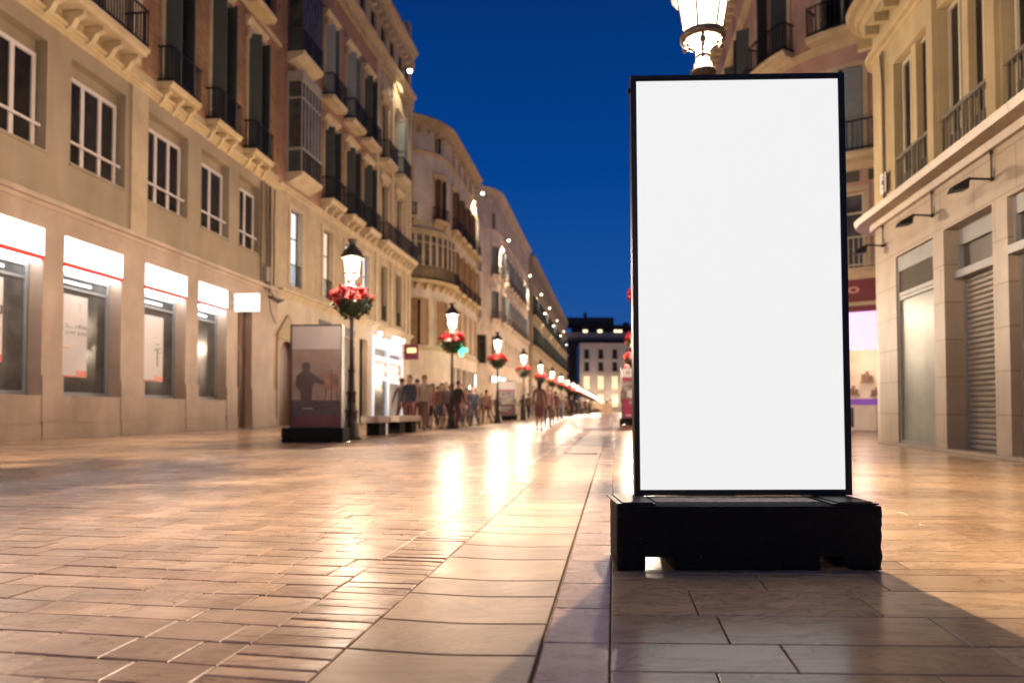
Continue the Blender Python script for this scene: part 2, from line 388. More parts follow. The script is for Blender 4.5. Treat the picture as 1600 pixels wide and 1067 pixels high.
# ------------------------------------------------------------------ building kit: local x along the facade, -y towards the street
class Building:
    def __init__(b, name, label, origin, direc, length, r=None, side=None, ang=80, side_len=8.0, depth=9.0):
        b.o = empty(name, (origin[0], origin[1], 0), math.atan2(direc[1], direc[0]), label, 'building')
        b.L = length; b.r = r; b.side = side; b.A = R(ang); b.depth = depth
        b.x0, b.x1 = 0.0, length
        if r:
            al = r * b.A
            if side == 'start': b.x0 = -al - side_len; b.arc = (-al, 0)
            else: b.x1 = length + al + side_len; b.arc = (length, length + al)
            b.seg = .45 if r > 2 else .16
        else: b.arc = None; b.seg = None
    def bend(b, x, y, z):
        if not b.r: return (x, y, z)
        r = b.r; A = b.A
        if b.side == 'start':
            if x >= 0: return (x, y, z)
            f = min(-x / r, A); ex = -x - f * r
            return (-(r - y) * math.sin(f) - ex * math.cos(A), r - (r - y) * math.cos(f) + ex * math.sin(A), z)
        if x <= b.L: return (x, y, z)
        f = min((x - b.L) / r, A); ex = (x - b.L) - f * r
        return (b.L + (r - y) * math.sin(f) + ex * math.cos(A), r - (r - y) * math.cos(f) + ex * math.sin(A), z)
    def mb(b): return MB(b.bend if b.r else None, b.seg, b.arc)
    def matrix(b): return Matrix.Translation(b.o.location) @ Matrix.Rotation(b.o.rotation_euler.z, 4, 'Z')
    def at(b, x, y, z):
        """world place and heading of a point on the facade"""
        p = b.matrix() @ Vector(b.bend(x, y, z)); q = b.matrix() @ Vector(b.bend(x + .01, y, z)) - p
        return tuple(p), math.atan2(q.y, q.x)
    def thing(b, name, x, y, z, label, cat, group=None):
        p, a = b.at(x, y, z)
        return empty(name, p, a, label, cat, group)
    def wall(b, name, x0, x1, z0, z1, ops, m, depth=.3, y=0.0, rev=None):
        """wall face with real openings and reveals; ops [(x0,x1,z0,z1)]"""
        g = b.mb()
        ops = [o for o in ops if o[1] > x0 and o[0] < x1 and o[3] > z0 and o[2] < z1]
        xs = {x0, x1}
        for o in ops: xs |= {max(x0, o[0]), min(x1, o[1])}
        if b.seg:
            a0, a1 = max(b.arc[0], x0), min(b.arc[1], x1); k = math.ceil(a0 / b.seg)
            while k * b.seg < a1:
                if min(abs(k * b.seg - q) for q in xs) > .03: xs.add(k * b.seg)
                k += 1
            for a in (a0, a1):
                if x0 < a < x1 and min(abs(a - q) for q in xs) > .005: xs.add(a)
        xs = sorted(xs)
        for xa, xb in zip(xs, xs[1:]):
            c = (xa + xb) / 2
            zz = sorted([(o[2], o[3]) for o in ops if o[0] < c < o[1]])
            z = z0
            for a, q in zz:
                if a > z: g.quad((xa, y, z), (xb, y, z), (xb, y, a), (xa, y, a))
                z = max(z, q)
            if z < z1: g.quad((xa, y, z), (xb, y, z), (xb, y, z1), (xa, y, z1))
        for o in ops:
            X0, X1, Z0, Z1 = max(o[0], x0), min(o[1], x1), max(o[2], z0), min(o[3], z1); d = y + (o[4] if len(o) > 4 else depth)
            g.quad((X0, y, Z0), (X0, d, Z0), (X0, d, Z1), (X0, y, Z1)); g.quad((X1, y, Z0), (X1, y, Z1), (X1, d, Z1), (X1, d, Z0))
            if o[3] <= z1: g.quad((X0, y, Z1), (X0, d, Z1), (X1, d, Z1), (X1, y, Z1))
            if o[2] >= z0: g.quad((X0, y, Z0), (X1, y, Z0), (X1, d, Z0), (X0, d, Z0))
        return g.build(name, m, b.o)
    def body(b, h, m='roof_tile', wm='cream'):
        """roof and the walls that face away from the street"""
        g = MB()
        def f(x, y): return b.bend(x, y, 0)[:2]
        outer = []
        xs = [b.x0] + [b.arc[0] + (b.arc[1] - b.arc[0]) * k / 14 for k in range(15)] + [b.x1] if b.r else [b.x0, b.x1]
        xs = sorted(set(xs))
        outer = [f(x, .02) for x in xs]
        D = b.depth
        back = []
        if b.side == 'start': back = [(b.L, D), (outer[0][0] * .6, max(D, outer[0][1]))]
        elif b.side == 'end': back = [(outer[-1][0] * .95, max(D, outer[-1][1])), (0, D)]
        else: back = [(b.x1, D), (b.x0, D)]
        ring = outer + back
        n = len(ring)
        g.poly([(x, y, h) for x, y in ring])
        no = len(outer)
        q = MB()
        for k in range(no - 1, n):
            a, c = ring[k], ring[(k + 1) % n]
            q.quad((*a, 0), (*c, 0), (*c, h - .01), (*a, h - .01))
        q.build('party_wall', wm, b.o)
        return g.build('roof', m, b.o)
    def cornice(b, x0, x1, z0, z1, p, m='trim', steps=3, name='cornice', y=0.0, dent=0, dsize=.12):
        g = b.mb(); pts = [(y + .05, z0)]
        for k in range(steps):
            t0 = k / steps; t1 = (k + 1) / steps
            pts += [(y - p * (t0 * .8 + .2), z0 + (z1 - z0) * t0), (y - p * (t0 * .8 + .2) - p * .06, z0 + (z1 - z0) * t1)]
        pts[-1] = (y - p, z1); pts[-2] = (y - p * .9, pts[-2][1])
        pts += [(y + .05, z1)]
        g.prof(x0, x1, pts)
        if dent:
            x = x0 + dent / 2
            while x < x1 - dsize:
                g.box(x, x + dsize, y - p * .55, y + .02, z0 - dsize * 1.5, z0 - .003); x += dent
        return g.build(name, m, b.o)
    def band(b, x0, x1, z0, z1, p, m='trim', name='string_course', y=0.0):
        g = b.mb(); g.box(x0, x1, y - p, y + .05, z0, z1); return g.build(name, m, b.o)
    def window(b, x0, x1, z0, z1, d=.24, fm='frame_white', pm='glass_dark', mull=1, trans=.72, fw=.07, shutter=None, open_=78, name='window', rail=None, low=None, surround=None, hood=None, sm='trim', sw=.16, slen=1.0):
        w = b.mb()
        y0, y1 = d - .06, d + .01
        w.box(x0, x0 + fw, y0, y1, z0, z1); w.box(x1 - fw, x1, y0, y1, z0, z1)
        w.box(x0 + fw, x1 - fw, y0, y1, z0, z0 + fw); w.box(x0 + fw, x1 - fw, y0, y1, z1 - fw, z1)
        for k in range(mull):
            c = x0 + (x1 - x0) * (k + 1) / (mull + 1); w.box(c - fw * .55, c + fw * .55, y0 + .004, y1, z0 + fw, z1 - fw)
        if trans:
            zt = z0 + (z1 - z0) * trans; w.box(x0 + fw, x1 - fw, y0 + .01, y1, zt - .03, zt + .03)
        if rail:
            w.box(x0 + .01, x1 - .01, .05, .09, rail - .03, rail + .03)
        o = w.build(name, fm, b.o)
        p = b.mb(); p.quad((x0 + .01, d - .02, z0 + .01), (x1 - .01, d - .02, z0 + .01), (x1 - .01, d - .02, z1 - .01), (x0 + .01, d - .02, z1 - .01))
        p.build('pane', pm, o)
        if shutter:
            hw = (x1 - x0) / 2 * .92 * slen; a = R(open_)
            for sgn, xh in ((1, x0 + .02), (-1, x1 - .02)):
                s = b.mb(); ca, sa = math.cos(a), math.sin(a)
                ax = (sgn * hw * ca, -hw * sa); ay = (sa * .045 * sgn, ca * .045)
                s.obox((xh, .0, z0 + .03), ax, ay, z1 - z0 - .08)
                fx = .07
                for za, zb in ((z0 + .03, z0 + .16), (z0 + .03 + (z1 - z0) * .42, z0 + .13 + (z1 - z0) * .42), (z1 - .18, z1 - .05)):
                    s.obox((xh - ay[0] * .25, -ay[1] * .25, za), ax, (ay[0] * 1.5, ay[1] * 1.5), zb - za)
                s.build('shutter', shutter, o)
        if surround or hood:
            s = b.mb(); p_ = surround or .05
            s.box(x0 - sw, x0 - .003, -p_, .03, z0, z1 + sw); s.box(x1 + .003, x1 + sw, -p_, .03, z0, z1 + sw); s.box(x0 - .003, x1 + .003, -p_ + .004, .03, z1 + .003, z1 + sw)
            if hood:
                s.prof(x0 - sw * 1.5, x1 + sw * 1.5, [(.03, z1 + sw), (-p_ - .03, z1 + sw), (-hood * .6, z1 + sw + .2), (-hood, z1 + sw + .24), (-hood, z1 + sw + .36), (.03, z1 + sw + .42)])
                for xa in (x0 - sw, x1 + .02): s.box(xa, xa + .12, -hood * .75, .02, z1 - .25, z1 + sw - .002)
            s.build('surround', sm, o)
        return o
    def balcony(b, x0, x1, z, proj=.5, h=1.0, slab=.16, cons=0, m='trim', im='iron', sp=.115, ends=True, cs=.14, kick=.0, nm='balcony'):
        s = b.mb()
        s.prof(x0, x1, [(.02, z - slab), (-proj * .86, z - slab), (-proj * .9, z - slab * .5), (-proj, z - slab * .4), (-proj, z), (.02, z)])
        if cons:
            for k in range(cons):
                c = x0 + cs + (x1 - x0 - 2 * cs) * (k / (cons - 1) if cons > 1 else .5)
                s.prof(c - cs / 2, c + cs / 2, [(.02, z - slab - .02), (-proj * .7, z - slab - .02), (-proj * .72, z - slab - .12), (-proj * .45, z - slab - .2), (-proj * .3, z - slab - .38), (-.02, z - slab - .5), (.02, z - slab - .5)])
        o = s.build(nm, m, b.o)
        r = b.mb(); yf = -proj + .05
        r.box(x0 + .03, x1 - .03, yf - .025, yf + .025, z + h - .04, z + h)
        r.box(x0 + .03, x1 - .03, yf - .02, yf + .02, z + .07, z + .11)
        if kick: r.box(x0 + .03, x1 - .03, yf - .008, yf + .008, z + .11, z + .11 + kick)
        n = max(2, int((x1 - x0) / sp))
        for k in range(n + 1):
            x = x0 + .04 + (x1 - x0 - .08) * k / n; t = .011 if sp < .16 else .018
            r.box(x - t, x + t, yf - t, yf + t, z + .02, z + h - .03)
        if ends:
            for xe in (x0 + .03, x1 - .03):
                r.box(xe - .02, xe + .02, yf + .03, .0, z + h - .04, z + h); r.box(xe - .016, xe + .016, yf + .03, .0, z + .07, z + .11)
                for k in range(1, max(2, int(proj / .12))):
                    y = yf + (0 - yf) * k / max(2, int(proj / .12)); r.box(xe - .011, xe + .011, y - .011, y + .011, z + .02, z + h - .03)
        r.build('railing', im, o)
        return o
    def mirador(b, x0, x1, z0, z1, proj=.65, m='frame_cream', pm='glass_dark', n=5, base=.9, im='iron', t=.06):
        g = b.mb()
        g.box(x0, x1, -proj, .02, z0 - .14, z0); g.box(x0 - .06, x1 + .06, -proj - .06, .02, z1 - .45, z1 - .30); g.box(x0, x1, -proj, .02, z1 - .30, z1)
        g.box(x0 - .04, x1 + .04, -proj - .04, .02, z0 + base, z0 + base + .1)
        zt = z0 + base + (z1 - .45 - z0 - base) * .76
        for k in range(n + 1):
            x = x0 + (x1 - x0) * k / n; g.box(max(x0, x - t / 2), min(x1, x + t / 2), -proj, -proj + .06, z0, z1 - .45)
        g.box(x0 + .004, x1 - .004, -proj + .004, -proj + .056, zt - .04, zt + .04)
        for xe in (x0, x1 - t):
            g.box(xe, xe + t, -.08, .02, z0, z1 - .45); g.box(xe + .004, xe + t - .004, -proj + .06, -.08, zt - .04, zt + .04)
        o = g.build('bay_window', m, b.o)
        p = b.mb(); p.box(x0 + .025, x1 - .025, -proj + .03, .01, z0 + base + .1, z1 - .46); p.build('pane', pm, o)
        q = b.mb(); q.box(x0 + .02, x1 - .02, -proj + .025, .01, z0, z0 + base)
        q.build('bay_apron', 'shutter_dark' if im == 'iron' else m, o)
        r = b.mb(); yf = -proj - .035
        r.box(x0, x1, yf - .02, yf + .02, z0 + base - .05, z0 + base - .01); r.box(x0, x1, yf - .02, yf + .02, z0 + .04, z0 + .08)
        k = int((x1 - x0) / .13)
        for j in range(k + 1):
            x = x0 + .02 + (x1 - x0 - .04) * j / k; r.box(x - .011, x + .011, yf - .011, yf + .011, z0 + .02, z0 + base - .03)
        r.build('railing', im, o)
        return o

# street frame: everything runs along (0.1435, 0.9896); plan X of a line at offset c is c + 0.145 Y
DIR = Vector((.1435, .9896)).normalized()

# ================================================================== GROUND
g = MB(); g.quad((-700, -700, -.03), (700, -700, -.03), (700, 900, -.03), (-700, 900, -.03)); tag(g.build('ground', 'grout'), kind='structure')
SL = .15
def zone(name, m, u0, u1, y0, y1, rows, length, k, gap=.006, tilt=.0, zf=None, bev=.004, jit=.25, border=None, cols=None, seam=True):
    """loose-laid paving: rows of slabs across the street, staggered joints; u = X - .15 Y"""
    g = MB(); tones = []; rnd = random.Random(hash(name) % 999 if False else len(name) * 7 + 3)
    def P(u, v, z):
        y = v + k * (u + SL * v) if k else v
        return (u + SL * y, y, z)
    def slab(ua, ub, va, vb, ed=(True, True), tn=None):
        zz = [rnd.uniform(-tilt, tilt) for _ in range(4)] if tn is None else [0] * 4
        f = (lambda u: zf(u) if zf else 0.0)
        us = (ua + gap / 2 * ed[0], ub - gap / 2 * ed[1]); vs = (va + gap / 2, vb - gap / 2)
        i = len(g.v); t = rnd.random() if tn is None else tn
        b0, b1 = bev * ed[0], bev * ed[1]
        inn = [(us[0] + b0, vs[0] + bev), (us[1] - b1, vs[0] + bev), (us[1] - b1, vs[1] - bev), (us[0] + b0, vs[1] - bev)]
        out = [(us[0], vs[0]), (us[1], vs[0]), (us[1], vs[1]), (us[0], vs[1])]
        g.v += [P(a, c, f(a) + zz[j]) for j, (a, c) in enumerate(inn)]
        g.v += [P(a, c, f(a) - bev * .9 + zz[j]) for j, (a, c) in enumerate(out)]
        g.v += [P(a, c, f(a) - .02) for a, c in out]
        g.face(i, i + 1, i + 2, i + 3); tones.append(t)
        for j in range(4):
            n = (j + 1) % 4
            g.face(i + 4 + j, i + 4 + n, i + n, i + j); g.face(i + 8 + j, i + 8 + n, i + 4 + n, i + 4 + j); tones.extend((t, t))
    v = y0; ri = 0
    while v < y1:
        h = rows[ri % len(rows)] * (1 + rnd.uniform(-.06, .06)); ri += 1
        if v > 26: h *= 2.2
        lim = u1 - (border[0] if border else 0); lo = u0 + (border[0] if border else 0)
        if cols:
            t0 = rnd.random()
            for q, (a, c) in enumerate(zip(cols, cols[1:])):
                if seam: slab(a, c, v, v + h)
                else: slab(a, c, v, v + h, (q == 0, q == len(cols) - 2), t0)
        else:
            u = lo - rnd.random() * length * .9; first = True
            while u < lim:
                w = length * (1 + rnd.uniform(-jit, jit)) * (1.6 if v > 26 else 1)
                a, c = max(u, lo), min(u + w, lim)
                if lim - c < .07: c = lim
                if c - a > .05: slab(a, c, v, v + h)
                elif c - a > .004: slab(a, c, v, v + h)
                u = c if c == lim else u + w
        if border:
            bw, nb = border
            for (ea, ec) in ((u1 - bw, u1), (u0, u0 + bw)):
                if v > 26: slab(ea, ec, v, v + h); continue
                for q in range(nb):
                    e_in = rnd.choice((0, 0, .09, -.05)) if False else 0
                    slab(ea + e_in, ec, v + h * q / nb, v + h * (q + 1) / nb)
        v += h
    return tag(g.build(name, m, tones=tones), kind='structure')

U1, U2, U3 = -.795, -.221, -.016          # road edge, gutter edge, kerb strip edge (right side of the road)
UL1, UL2, UL3 = -5.19, -5.76, -5.97       # the same three edges on the left side
def dip(a, b, d=.008):
    c = (a + b) / 2
    return lambda u: -d * (1 - (abs(u - c) / abs(b - a) * 2) ** 1.25)
zone('road', 'paver', UL1, U1, 1.0, 70, [.165, .15, .175], .27, -.15, .005, .0026, border=(.30, 2), jit=.22)
for nm, a, c in (('gutter', U1, U2), ('gutter', UL2, UL1)):
    mid = (a + c) / 2
    zone(nm, 'gutter_stone', a, c, 1.0, 70, [.34, .26, .42, .3], .3, -.11, .010, .0008, zf=dip(a, c), cols=[a + (c - a) * q / 8 for q in range(9)], bev=.003, seam=False)
for nm, a, c in (('kerb', U2, U3), ('kerb', UL3, UL2)):
    zone(nm, 'slab_rose', a, c, 1.0, 70, [.37, .33, .40], .3, -.05, .005, .0008, cols=[a + (.004 if a == U2 else 0), c - (0 if a == U2 else .004)], bev=.004)
    j = a if a == U2 else c - .022
zone('pavement', 'slab', U3, 7.2, 1.0, 70, [.33, .27, .10, .175, .22, .30], .62, -.031, .005, .0006, bev=.0025, jit=.45)
zone('pavement', 'slab', -13.6, UL3, 3.0, 70, [.33, .27, .16, .3], .6, -.10, .006, .0008, bev=.003, jit=.4)
g = MB()
for a, c in ((-14, UL3), (UL3, U1), (U1, U3), (U3, 30)):
    g.quad((a + SL * 66, 66, -.012), (c + SL * 66, 66, -.012), (c + SL * 250, 250, -.012), (a + SL * 250, 250, -.012))
o = g.build('street', 'slab'); tag(o, kind='structure')
g = MB(); g.quad((8, 14.6, -.010), (40, 8, -.010), (44, 22, -.010), (9, 26, -.010)); tag(g.build('side_street', 'slab_rose'), kind='structure')

# ================================================================== LEFT: bank building (slightly turned)
DA = Vector((.0984, 1)).normalized()
A = Building('bank_building', 'beige bank building with stone ground floor, white framed windows and brick storeys above', (-11.436, 10.0), DA, 18.1, depth=10)
ua = lambda Y: (Y - 10) * 1.0048
A.body(21.5)
winY = [(10.7, 12.75), (13.65, 15.74), (16.5, 18.5), (19.5, 21.5), (22.27, 24.05), (24.8, 26.4)]
wins = [(ua(a), ua(c), 6.72, 9.05) for a, c in winY]
ops1 = [(a, c, 6.72, 9.32, .30) for a, c, _, _ in wins]
shopY = [(10.2, 12.5), (13.4, 15.74), (16.38, 18.46), (19.45, 21.5), (22.2, 24.0)]
ops0 = [(ua(a), ua(c), 1.02, 4.9, .42) for a, c in shopY] + [(ua(24.75), ua(25.85), .02, 4.6, .35)]
A.wall('ground_floor_wall', 0, 18.1, 0, 5.45, ops0, 'bank_stone')
A.wall('first_floor_wall', 0, 18.1, 5.45, 9.75, ops1, 'stucco')
# plinths of the piers
g = A.mb()
edges = [0] + [v for a, c in shopY for v in (ua(a), ua(c))] + [ua(24.75), ua(25.85), 18.1]
for k in range(0, len(edges), 2):
    g = A.mb(); g.box(edges[k], edges[k + 1], -.045, .02, .43, 1.5); g.box(edges[k], edges[k + 1], -.07, .0, .003, .42); g.build('plinth', 'bank_stone', A.o)
for a, c in shopY:
    g = A.mb(); g.box(ua(a) + .002, ua(c) - .002, -.03, .02, .365, .99); g.box(ua(a) + .002, ua(c) - .002, -.05, .0, .003, .36); g.build('apron', 'bank_stone', A.o)
A.cornice(0, 18.1, 5.40, 5.62, .14, 'bank_stone', 2)
g = A.mb()
g.box(ua(18.7), ua(19.4), -.06, .02, 5.63, 9.72); g.build('pilaster', 'cream', A.o)
g = A.mb(); g.box(ua(26.75), 18.1, -.04, .02, 5.63, 9.72); g.build('pilaster', 'cream', A.o)
for i, (x0, x1, z0, z1) in enumerate(wins):
    # glazing sits low in the recess, the head of the recess stays open plaster
    w = A.window(x0 + .02, x1 - .10, z0 + .02, 8.98, .26, 'frame_white', 'glass_dark', 2 if i < 4 else 1, None, .105, rail=7.28)
    g = A.mb(); g.box(x0 - .03, x1 + .03, -.04, .1, z0 - .06, z0 + .002); g.build('sill', 'stucco', w)
    g = A.mb(); g.box(x0 + .03, x0 + (x1 - x0) * .62, .262, .268, 8.98 - (.5 if i % 2 else .2), 8.96); g.build('blind', 'frame_grey', w)
for (x0, x1, *_), (a, c, *_r) in zip(wins, ops1):
    g = A.mb(); g.quad((a, .29, 8.9), (c, .29, 8.9), (c, .29, 9.32), (a, .29, 9.32)); g.build('recess_plaster', 'stucco', A.o)
A.cornice(0, 18.1, 9.72, 10.0, .16, 'trim_warm', 3)
A.wall('frieze', 0, 18.1, 10.0, 10.34, [], 'trim_warm')
# brick storeys over the right part, plastered ones over the left part
xs_ = ua(18.45)
dY = [(20.15, 21.2), (22.75, 23.8), (25.3, 26.35)]
dops = [(ua(a), ua(c), 10.42, 14.9) for a, c in dY]; dops2 = [(ua(a), ua(c), 16.15, 19.8) for a, c in dY]
A.wall('brick_wall', xs_ + .5, 18.1, 10.34, 21.2, dops + dops2, 'brick')
lops = [(ua(a), ua(a) + 1.2, 10.5, 14.8) for a in (11.0, 13.8, 16.4)]
A.wall('upper_wall', 0, xs_ + .5, 10.34, 21.2, lops + [(o[0], o[1], 16.2, 19.8) for o in lops], 'cream')
g = A.mb(); g.box(xs_ + .1, xs_ + .52, -.12, .02, 10.35, 21.15); g.build('pilaster', 'trim', A.o)
for o_ in lops:
    A.window(*o_[:4], .25, 'frame_cream', 'glass_dark', 1, .75, surround=.05)
    A.window(o_[0], o_[1], 16.2, 19.8, .25, 'frame_cream', 'glass_dark', 1, .75)
for o_ in dops: A.window(*o_[:4], .25, 'shutter_dark', 'glass_dark', 1, .78, shutter='shutter_green', open_=74, hood=.22, surround=.06, sm='trim')
for o_ in dops2: A.window(*o_[:4], .25, 'shutter_dark', 'glass_dark', 1, .78, shutter='shutter_green', open_=74, hood=.22, surround=.06)
A.balcony(0, ua(18.42), 10.5, .75, 1.05, .2, 13, 'trim', sp=.105)
for a, c in dY:
    A.balcony(ua(a) - .3, ua(c) + .22, 10.36, .5, 1.08, .17, 3, 'trim_warm', sp=.10)
    A.balcony(ua(a) - .3, ua(c) + .22, 16.1, .55, 1.05, .2, 0, 'trim_warm')
A.band(xs_ + .5, 18.1, 15.78, 15.9, .1, 'trim')
A.cornice(0, 18.1, 20.9, 21.6, .5, 'trim', 3)
# bank shop windows
for i, (a, c) in enumerate(shopY):
    x0, x1 = ua(a), ua(c)
    w = A.window(x0 + .01, x1 - .02, 1.04, 4.12, .40, 'frame_grey', 'glass_dim', 0, .88, .10, name='shop_window')
    g = A.mb(); g.box(x0 - .02, x1 + .02, -.03, .38, .985, 1.035); g.build('sill', 'bank_stone', w)
    g = A.mb(); g.box(x0 + .15, x1 - .7, .352, .372, 3.86, 3.92); g.build('strip_light', 'cold_glow', w)
g = A.mb()
x0, x1 = ua(24.75), ua(25.85)
g.box(x0, x1, .26, .34, .02, 4.6)
for z0, z1 in ((.25, .95), (1.1, 2.9), (3.1, 4.4)):
    for xa in (x0 + .08, x0 + .6): g.box(xa, xa + .42, .235, .262, z0, z1)
d = g.build('door', 'wood_door', A.o)
g = A.mb(); g.tube((x0 + .53, .2, 1.0), (x0 + .53, .2, 1.5), .016); g.build('handle', 'lamp_bracket', d)
ordn = ['first', 'second', 'third', 'fourth', 'fifth', 'sixth', 'seventh', 'eighth', 'ninth', 'tenth', 'eleventh', 'twelfth', 'thirteenth', 'fourteenth', 'fifteenth', 'sixteenth', 'seventeenth', 'eighteenth', 'nineteenth', 'twentieth', 'twenty-first', 'twenty-second', 'twenty-third', 'twenty-fourth']
sign_lbl = {1: 'glowing white sign box with red stripe cut off by the frame edge', 2: 'glowing white sign box over the window with the black lettered poster', 3: 'glowing white sign box over the window whose poster has a small tree print', 4: 'narrowest glowing white sign box beside the wooden door of the bank'}
for i, (a, c) in enumerate(shopY):
    if i == 0: continue
    x0, x1 = ua(a), ua(c)
    t = A.thing('shop_sign', (x0 + x1) / 2, 0, 4.12, sign_lbl[i], 'sign', 'lit sign boxes over the bank windows')
    w = (x1 - x0) / 2 - .005
    g = MB(); g.box(-w, w, -.03, .30, .142, .775); g.build('light_panel', 'sign_white', t)
    g = MB(); g.box(-w, w, -.034, .30, .035, .14); g.build('stripe', 'sign_red', t)
    g = MB(); g.box(-w + .02, w - .02, .05, .30, -.006, .033); g.build('light_edge', 'sign_glow', t)
# window posters
def poster(i, x0, x1, z0, z1, label, fill):
    t = A.thing('window_poster', x0, .345, z0, label, 'poster', 'posters in the bank windows')
    w, h = x1 - x0, z1 - z0
    g = MB(); g.box(0, w, -.012, .0, 0, h); g.build('sheet', 'poster_paper', t)
    g = MB(); g.box(0.0, w, -.016, -.0125, 0.003, .045); g.box(w * .70, w - .003, -.019, -.0165, .003, .17); g.build('print', 'print_red', t)
    fill(t, w, h)
def f1(t, w, h):
    g = MB(); c, z, s, q = w - .24, h * .62, .20, .075
    pts = [(-q, -s), (q, -s), (q, -q), (s, -q), (s, q), (q, q), (q, s), (-q, s), (-q, q), (-s, q), (-s, -q), (-q, -q)]
    for a, b2 in zip(pts, pts[1:] + pts[:1]): g.tube((c + a[0], -.02, z + a[1] * 1.15), (c + b2[0], -.02, z + b2[1] * 1.15), .016, n=5)
    g.build('cross_print', 'print_dark', t)
def f2(t, w, h):
    text('lettering', 'Gracias, millones,\npor creer juntos.', .165, 'print_dark', t, (.10, -.014, h * .60), ext=.002, sx=1.08, bold=.004)
    g = MB()
    for z, a, b2 in ((h * .38, .14, .78), (h * .345, .14, .60)): g.box(a, b2, -.015, -.0125, z, z + .022)
    g.build('print', 'print_red', t)
    g = MB(); g.poly([(.05, -.015, .42), (.34, -.015, .42), (.30, -.015, .50), (.16, -.015, .56), (.12, -.015, .68), (.08, -.015, .55)]); g.build('print', 'print_dark', t)
    g = MB(); g.box(w - .30, w - .2, -.015, -.0125, h - .42, h - .18); g.build('print', 'print_grey', t)
def f3(t, w, h):
    g = MB(); g.tube((w - .28, -.016, .45), (w - .28, -.016, .95), .014, n=5)
    for dx, dz in ((-.1, .95), (.08, 1.0), (-.02, 1.12), (.1, .88)): g.lathe([(.001, -.004), (.09, -.002), (.09, .002), (.001, .004)], (w - .28 + dx, -.016, dz), 8)
    g.build('tree_print', 'print_dark', t)
poster(1, ua(13.75), ua(15.02), 1.75, 3.62, 'pale poster with dark cross outline inside the bank window at the picture edge', f1)
poster(2, ua(16.44), ua(17.62), 1.52, 3.58, 'pale poster with two black text lines in the bank window', f2)
poster(3, ua(19.5), ua(20.85), 1.55, 3.5, 'pale poster with a dark little tree print in the bank window', f3)
# projecting sign
t = A.thing('hanging_sign', ua(24.4), 0, 4.22, 'white glowing rectangular sign box projecting from the bank wall beside the door', 'sign')
g = MB(); g.box(-.07, .07, -.97, -.10, 0, .62); g.build('light_panel', 'sign_white', t)
g = MB(); g.box(-.03, .03, -.10, .02, .15, .2); g.box(-.03, .03, -.10, .02, .42, .47); g.build('bracket', 'frame_grey', t)
# electric box and cables
t = A.thing('wall_cable', ua(26.9), -.02, 5.2, 'tangled black cables running down the wall between bank and brick house', 'cable')
g = MB()
rr = random.Random(3)
for k, x in enumerate((-.55, -.1, .06, .18, .5)):
    pts = [(x + rr.uniform(-.05, .05), -.06 - .01 * k, z) for z in (9.6, 8.2, 7.0, 6.1, 5.4 if k % 2 else 5.7)]
    g.path([(p[0], p[1], p[2] - 5.2) for p in pts], .028)
g.path([(.1, -.09, .3), (.45, -.11, .05), (.9, -.1, -.15), (1.5, -.1, .1)], .03); g.path([(-.1, -.09, .8), (.2, -.12, -.6), (.7, -.1, -1.0)], .02)
g.box(.25, 1.2, -.2, -.02, -.05, .02)
g.build('cable_run', 'cable_black', t)
t = A.thing('junction_box', ua(26.8), -.03, 5.75, 'small grey electric junction box mounted among wall cables', 'electric box')
g = MB(); g.box(-.13, .13, -.14, .0, 0, .55); g.box(-.15, .15, -.155, .0, .50, .56); g.build('case', 'box_grey', t)
g = MB(); g.box(-.10, .10, -.152, -.142, .04, .46); g.build('cover', 'box_grey', t)

# ================================================================== LEFT: brick building B
def on_line(Y): return (-9.66 + .145 * (Y - 28), Y)
B = Building('brick_building', 'tall brick building with cream trim, two glazed bay windows and dentil cornice', on_line(28.0), DIR, 18.75, depth=9)
ub = lambda Y: (Y - 28) * 1.0105
B.body(25.2)
cols = [29.6, 32.95, 35.6, 38.1, 41.1, 43.9]
g0 = [(ub(28.1), ub(29.6), .02, 3.6), (ub(34.6), ub(36.5), .02, 4.4), (ub(37.2), ub(38.4), .02, 4.6), (ub(38.95), ub(44.6), .02, 5.0)]
B.wall('ground_floor_wall', 0, 18.75, 0, 5.5, g0, 'cream_pale')
f1o = [(ub(c) - .58, ub(c) + .58, 6.05, 9.4) for c in cols]
B.wall('first_floor_wall', 0, 18.75, 5.5, 10.2, f1o, 'cream')
f2o = [(ub(c) - .55, ub(c) + .55, 10.8, 14.35) for c in cols[1:]]
f3o = [(ub(c) - .55, ub(c) + .55, 15.8, 19.4) for c in cols[1:]]
xm = ub(39.5)
B.wall('brick_wall', 0, xm, 10.2, 21.6, f2o[:3] + f3o[:3], 'red_render')
B.wall('upper_wall', xm, 18.75, 10.2, 21.6, f2o[3:] + f3o[3:], 'cream')
ato = [(ub(c) - .45, ub(c) + .45, 22.7, 24.0) for c in (28.9, 30.6, 32.3, 34, 35.7, 37.4, 39.1, 40.8, 42.5, 44.2, 45.6)]
B.wall('attic_wall', 0, 18.75, 21.6, 25.0, ato, 'cream')
for i, o_ in enumerate(ato): B.window(*o_, .2, 'frame_dark', 'glass_dark', 0, None)
B.cornice(0, 18.75, 5.42, 5.72, .28, 'trim', 3)
B.cornice(0, 18.75, 9.9, 10.15, .12, 'trim', 2)
B.cornice(0, 18.75, 21.55, 22.2, .42, 'trim', 3, dent=.3, dsize=.16)
B.cornice(0, 18.75, 24.5, 25.3, .55, 'trim', 4, dent=.75, dsize=.24)
g = B.mb(); g.box(12, 18.75, .05, .35, 25.3, 26.6); g.box(18.0, 18.75, -.02, .35, 25.3, 27.2); g.build('parapet', 'cream', B.o)
